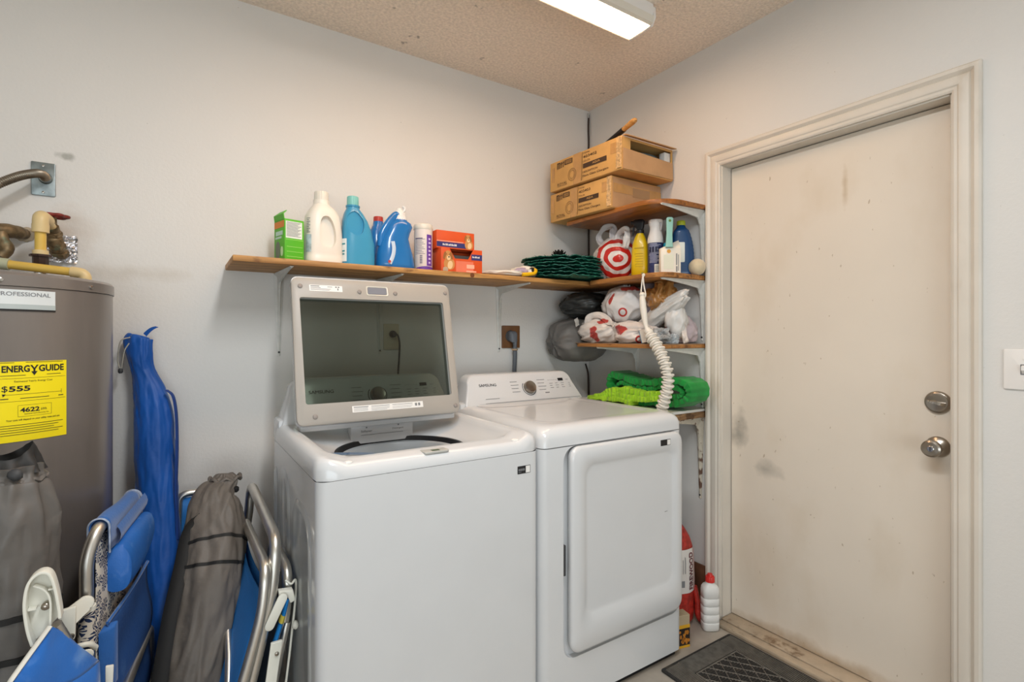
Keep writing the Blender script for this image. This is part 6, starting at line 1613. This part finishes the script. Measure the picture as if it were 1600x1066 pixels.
# second folded chair in front: white armrest and blue canvas with white piping
t = thing('beach_chair', 'folded blue canvas chair with big white plastic armrest in front', 'chair', (-2.18, -.90, 0))
loop = smooth_path([(-2.220, -.94, .672), (-2.227, -.94, .705), (-2.231, -.94, .750), (-2.226, -.94, .788), (-2.212, -.94, .804), (-2.198, -.94, .800), (-2.190, -.94, .775), (-2.184, -.94, .735), (-2.182, -.94, .712)], 6)
g = G(); ky = .022
rings = []
for i, p in enumerate(loop):
    d_ = (loop[min(len(loop)-1, i+1)] - loop[max(0, i-1)]).normalized(); n_ = Vector((d_.z, 0, -d_.x))
    rings.append([p + n_ * .002 + Vector((0, -.010, 0)), p + n_ * .002 + Vector((0, .016, 0)), p - n_ * .003 + Vector((0, .016, 0)), p - n_ * .003 + Vector((0, -.010, 0))])
ar = obj('armrest', g.loft(rings), hinge_m, t, bevel=.0012, bseg=2)
obj('armrest_plate', G().loft([[p + (Vector((-2.203, -.94, .72)) - p) * .04 + Vector((0, yy, 0)) for p in loop] for yy in (.010, .014)]), hinge_m, ar)
rb = smooth_path([(-2.219, -.945, .782), (-2.204, -.945, .770), (-2.196, -.945, .748), (-2.196, -.945, .70)], 5)
obj('armrest_rib', G().loft([[p + Vector((-.0015, 0, 0)), p + Vector((.0015, 0, 0)), p + Vector((.0015, .016, 0)), p + Vector((-.0015, .016, 0))] for p in rb]), hinge_m, ar)
obj('armrest_rib', G().box(-2.199, -2.188, -.944, -.928, .768, .771), hinge_m, ar)
obj('armrest_rib', G().box(-2.228, -2.216, -.944, -.928, .737, .740), hinge_m, ar)
obj('rivet', G().lathe([(.0075, 0), (.007, .006), (.005, .008), (.001, .009)], 14, frame((-2.203, -.936, .738), (1, 0, 0), (0, 0, 1))), nickel_m, t, smooth=40)
obj('arm_tube', G().tube([(-2.205, -.914, .668), (-2.206, -.912, .55), (-2.22, -.905, .002)], .010, 10), alu_m, t, smooth=60)
ap = Vector((-2.194, -.955, .706))
def canv(u, v):
    l = Vector((-2.241, -1.0, .643)) ; l2 = ap.lerp(l, v * 1.0) + (l - ap) * max(0, v - 1)
    r2 = ap.lerp(Vector((-2.147, -.880, .617)), min(1, v * .9)) + Vector((.035, .01, -.075)) * max(0, v * .9 - .35) * 1.2
    b = Vector((0, -.020 * math.sin(math.pi * u) * min(1, v), -.02 * math.sin(math.pi * u) * v))
    return l2.lerp(r2, u) + b + Vector((0, .004 * math.sin(9 * u + 4 * v) * v, 0))
o = obj('canvas_seat', G().grid(canv, 16, 20), mat('bright_blue_canvas', '#1a63b5', .65, var=.14, vs=7, bump=.35, bs=110, sheen=.2), t, smooth=70); md = o.modifiers.new('s', 'SOLIDIFY'); md.thickness = .002
mix_into(mat('bright_blue_canvas', ''), '#86aedb', f_noise(14, .58, .78, .5))
mix_into(mat('navy_canvas', ''), '#5f86b5', f_noise(12, .60, .80, .4))
def canv2(u, v): 
    p = canv(u, 1.0); return p + Vector((-.02 * v * (1 - u) + .01 * v, -.03 * v * (1 - u), -.42 * v - .015 * math.sin(3 * u) * v))
o = obj('canvas_drop', G().grid(canv2, 16, 10), mat('bright_blue_canvas', '#1a63b5'), t, smooth=70); md = o.modifiers.new('s', 'SOLIDIFY'); md.thickness = .002
obj('white_piping', G().tube([canv(0, v / 14) + Vector((0, -.002, 0)) for v in range(15)] + [canv2(0, v / 6) for v in range(1, 7)], .0055, 8, aspect=.6), mat('white_tape_edge', '#d8d6cd', .7), t, smooth=60)
obj('corner_tab', G().loft([[p + Vector((0, d_, 0)) for p in (Vector((-2.122, -.850, .548)), Vector((-2.108, -.848, .545)), Vector((-2.110, -.848, .49)), Vector((-2.122, -.850, .50)))] for d_ in (-.004, .004)]), mat('white_tape_edge', '#d8d6cd'), t, bevel=.002)
obj('leg_tube', G().tube(round_path([(-2.19, -.93, .695), (-2.16, -.90, .60), (-2.13, -.87, .002)], .03, 5), .010, 10), alu_m, t, smooth=60)

# three folded aluminium chairs leaning on the washer
def leaning_chair(lab, near, far, feet_dx, r, pts_extra=None):
    t = thing('beach_chair', lab, 'chair', ((near[0] + far[0]) / 2 + feet_dx, (near[1] + far[1]) / 2, 0), 0, 'folded aluminium chairs by the washer')
    n0, f0 = Vector(near), Vector(far)
    def down(p, z):   # point of the leg below corner p at height z; vertical at the top, then leaning
        k = max(0, (p.z - .06 - z) / p.z); return Vector((p.x + feet_dx * k ** 1.15 / (1 - .06 / p.z) ** 1.15, p.y - .012 * (1 if p is n0 else 0), z))
    pth = [down(n0, .002 if k == 0 else n0.z * k / 6) for k in range(0, 6)] + [n0, f0] + [down(f0, f0.z * k / 6 if k else .002) for k in range(5, -1, -1)]
    obj('frame', G().tube(round_path(pth, .05, 6), r, 14), alu_m, t, smooth=60)
    return t, n0, f0, down
def sling(t, n0, f0, down, z0, z1, m, off=0.0, name='sling', inset=.012):
    def f(u, v):
        z = z0 + (z1 - z0) * v; a = down(n0, z); b = down(f0, z); d_ = (b - a).normalized()
        return (a + d_ * inset).lerp(b - d_ * inset, u) + Vector((off - .012 * math.sin(math.pi * u), 0, 0))
    o_ = obj(name, G().grid(f, 10, 16), m, t, smooth=70); md = o_.modifiers.new('s', 'SOLIDIFY'); md.thickness = .002
    return o_
sky_can = mat('sky_canvas', '#2273bd', .65, var=.10, vs=5, bump=.3, bs=110)
t, n0, f0, dn = leaning_chair('folded aluminium beach chair with plain blue sling beside the taupe bag', (-1.797, -.745, .640), (-1.802, -.290, .628), -.17, .0135)
sling(t, n0, f0, dn, .56, .05, sky_can)
obj('brace_tube', G().tube([(-1.865, -.40, .47), (-1.872, -.60, .35), (-1.878, -.66, .30)], .010, 10), alu_m, t, smooth=60)
obj('white_link', G().tube([(-1.812, -.33, .555), (-1.826, -.36, .51)], .009, 8, aspect=.4), hinge_m, t, smooth=50)
t, n0, f0, dn = leaning_chair('tallest folded aluminium chair, second from the washer side', (-1.768, -.715, .695), (-1.771, -.195, .722), -.15, .0150)
sling(t, n0, f0, dn, .56, .05, sky_can)
t, n0, f0, dn = leaning_chair('folded aluminium chair with white hinges, nearest the washer', (-1.733, -.680, .590), (-1.735, -.430, .590), -.10, .0140)
sling(t, n0, f0, dn, .50, .05, mat('grey_sling', '#4c5560', .7))
pl_ = plate('hinge_plate', t, capsule((-1.757, -.742, .545), (-1.789, -.742, .480), .0125, .0125), .007, hinge_m)
for p in ((-1.757, -.7425, .545), (-1.789, -.7425, .480)):
    obj('bolt', G().lathe([(.0055, 0), (.005, .003), (.002, .004)], 12, frame(p, (1, 0, 0), (0, 0, 1))), nickel_m, pl_, smooth=40)
obj('hinge_block', G().loft([[(x, y, z) for x, z in ((-1.765, .560), (-1.728, .556), (-1.722, .525), (-1.735, .520), (-1.742, .540), (-1.762, .535))] for y in (-.735, -.712)]), hinge_m, t, bevel=.003)
obj('blue_webbing', G().tube(smooth_path([(-1.742, -.724, .530), (-1.752, -.726, .49), (-1.768, -.728, .44), (-1.775, -.728, .42)], 5), .014, 8, aspect=.4, up=(1, 0, 0)), mat('bright_webbing', '#1978c0', .6), t, smooth=60)
obj('yellow_band', G().tube([(-1.7525, -.727, .492), (-1.7575, -.7275, .474)], .0155, 8, aspect=.45, up=(1, 0, 0)), mat('yellow_webbing', '#c2b24a', .6), t, smooth=60)
obj('flat_arm', G().loft([[(x, y, z) for x, y in rrect(xc - .016, xc + .012, -.752, -.742, .003, 3)] for z, xc in ((.435, -1.770), (.30, -1.788), (.10, -1.810), (.005, -1.82))]), hinge_m, t, bevel=.001, bseg=1)
obj('arm_bolt', G().lathe([(.0055, 0), (.005, .003), (.002, .004)], 12, frame((-1.772, -.7525, .405), (1, 0, 0), (0, 0, 1))), nickel_m, t, smooth=40)
obj('inner_tube', G().tube(smooth_path([(-1.738, -.70, .455), (-1.752, -.705, .40), (-1.775, -.71, .30), (-1.80, -.71, .15), (-1.81, -.71, .003)], 5), .010, 10), alu_m, t, smooth=60)
obj('white_cord', G().tube(smooth_path([(-1.742, -.70, .572), (-1.728, -.705, .560), (-1.716, -.70, .566), (-1.714, -.695, .53), (-1.720, -.70, .47), (-1.724, -.70, .435), (-1.732, -.70, .36), (-1.745, -.70, .25), (-1.76, -.70, .1)], 6), .0032, 8), hinge_m, t, smooth=60)
obj('cord_knot', crumple((-1.718, -.71, .445), (.008, .008, .012), 4, .15, sub=2), hinge_m, t, smooth=60)

# a further blue chair, mostly hidden behind the two leaning bags
t = thing('beach_chair', 'blue folded chair mostly hidden between umbrella bag and taupe bag', 'chair', (-1.93, -.10, 0))
obj('frame', G().tube(round_path([(-2.02, -.125, .002), (-1.985, -.075, .690), (-1.905, -.075, .690), (-1.90, -.125, .002)], .03, 6), .0125, 12), alu_m, t, smooth=60)
o = obj('sling', G().grid(lambda u, v: (-1.980 - .028 * v + (.070 + .03 * v) * u, -.0755 - .045 * v, .675 - .6 * v), 8, 10), sky_can, t, smooth=70); md = o.modifiers.new('s', 'SOLIDIFY'); md.thickness = .002
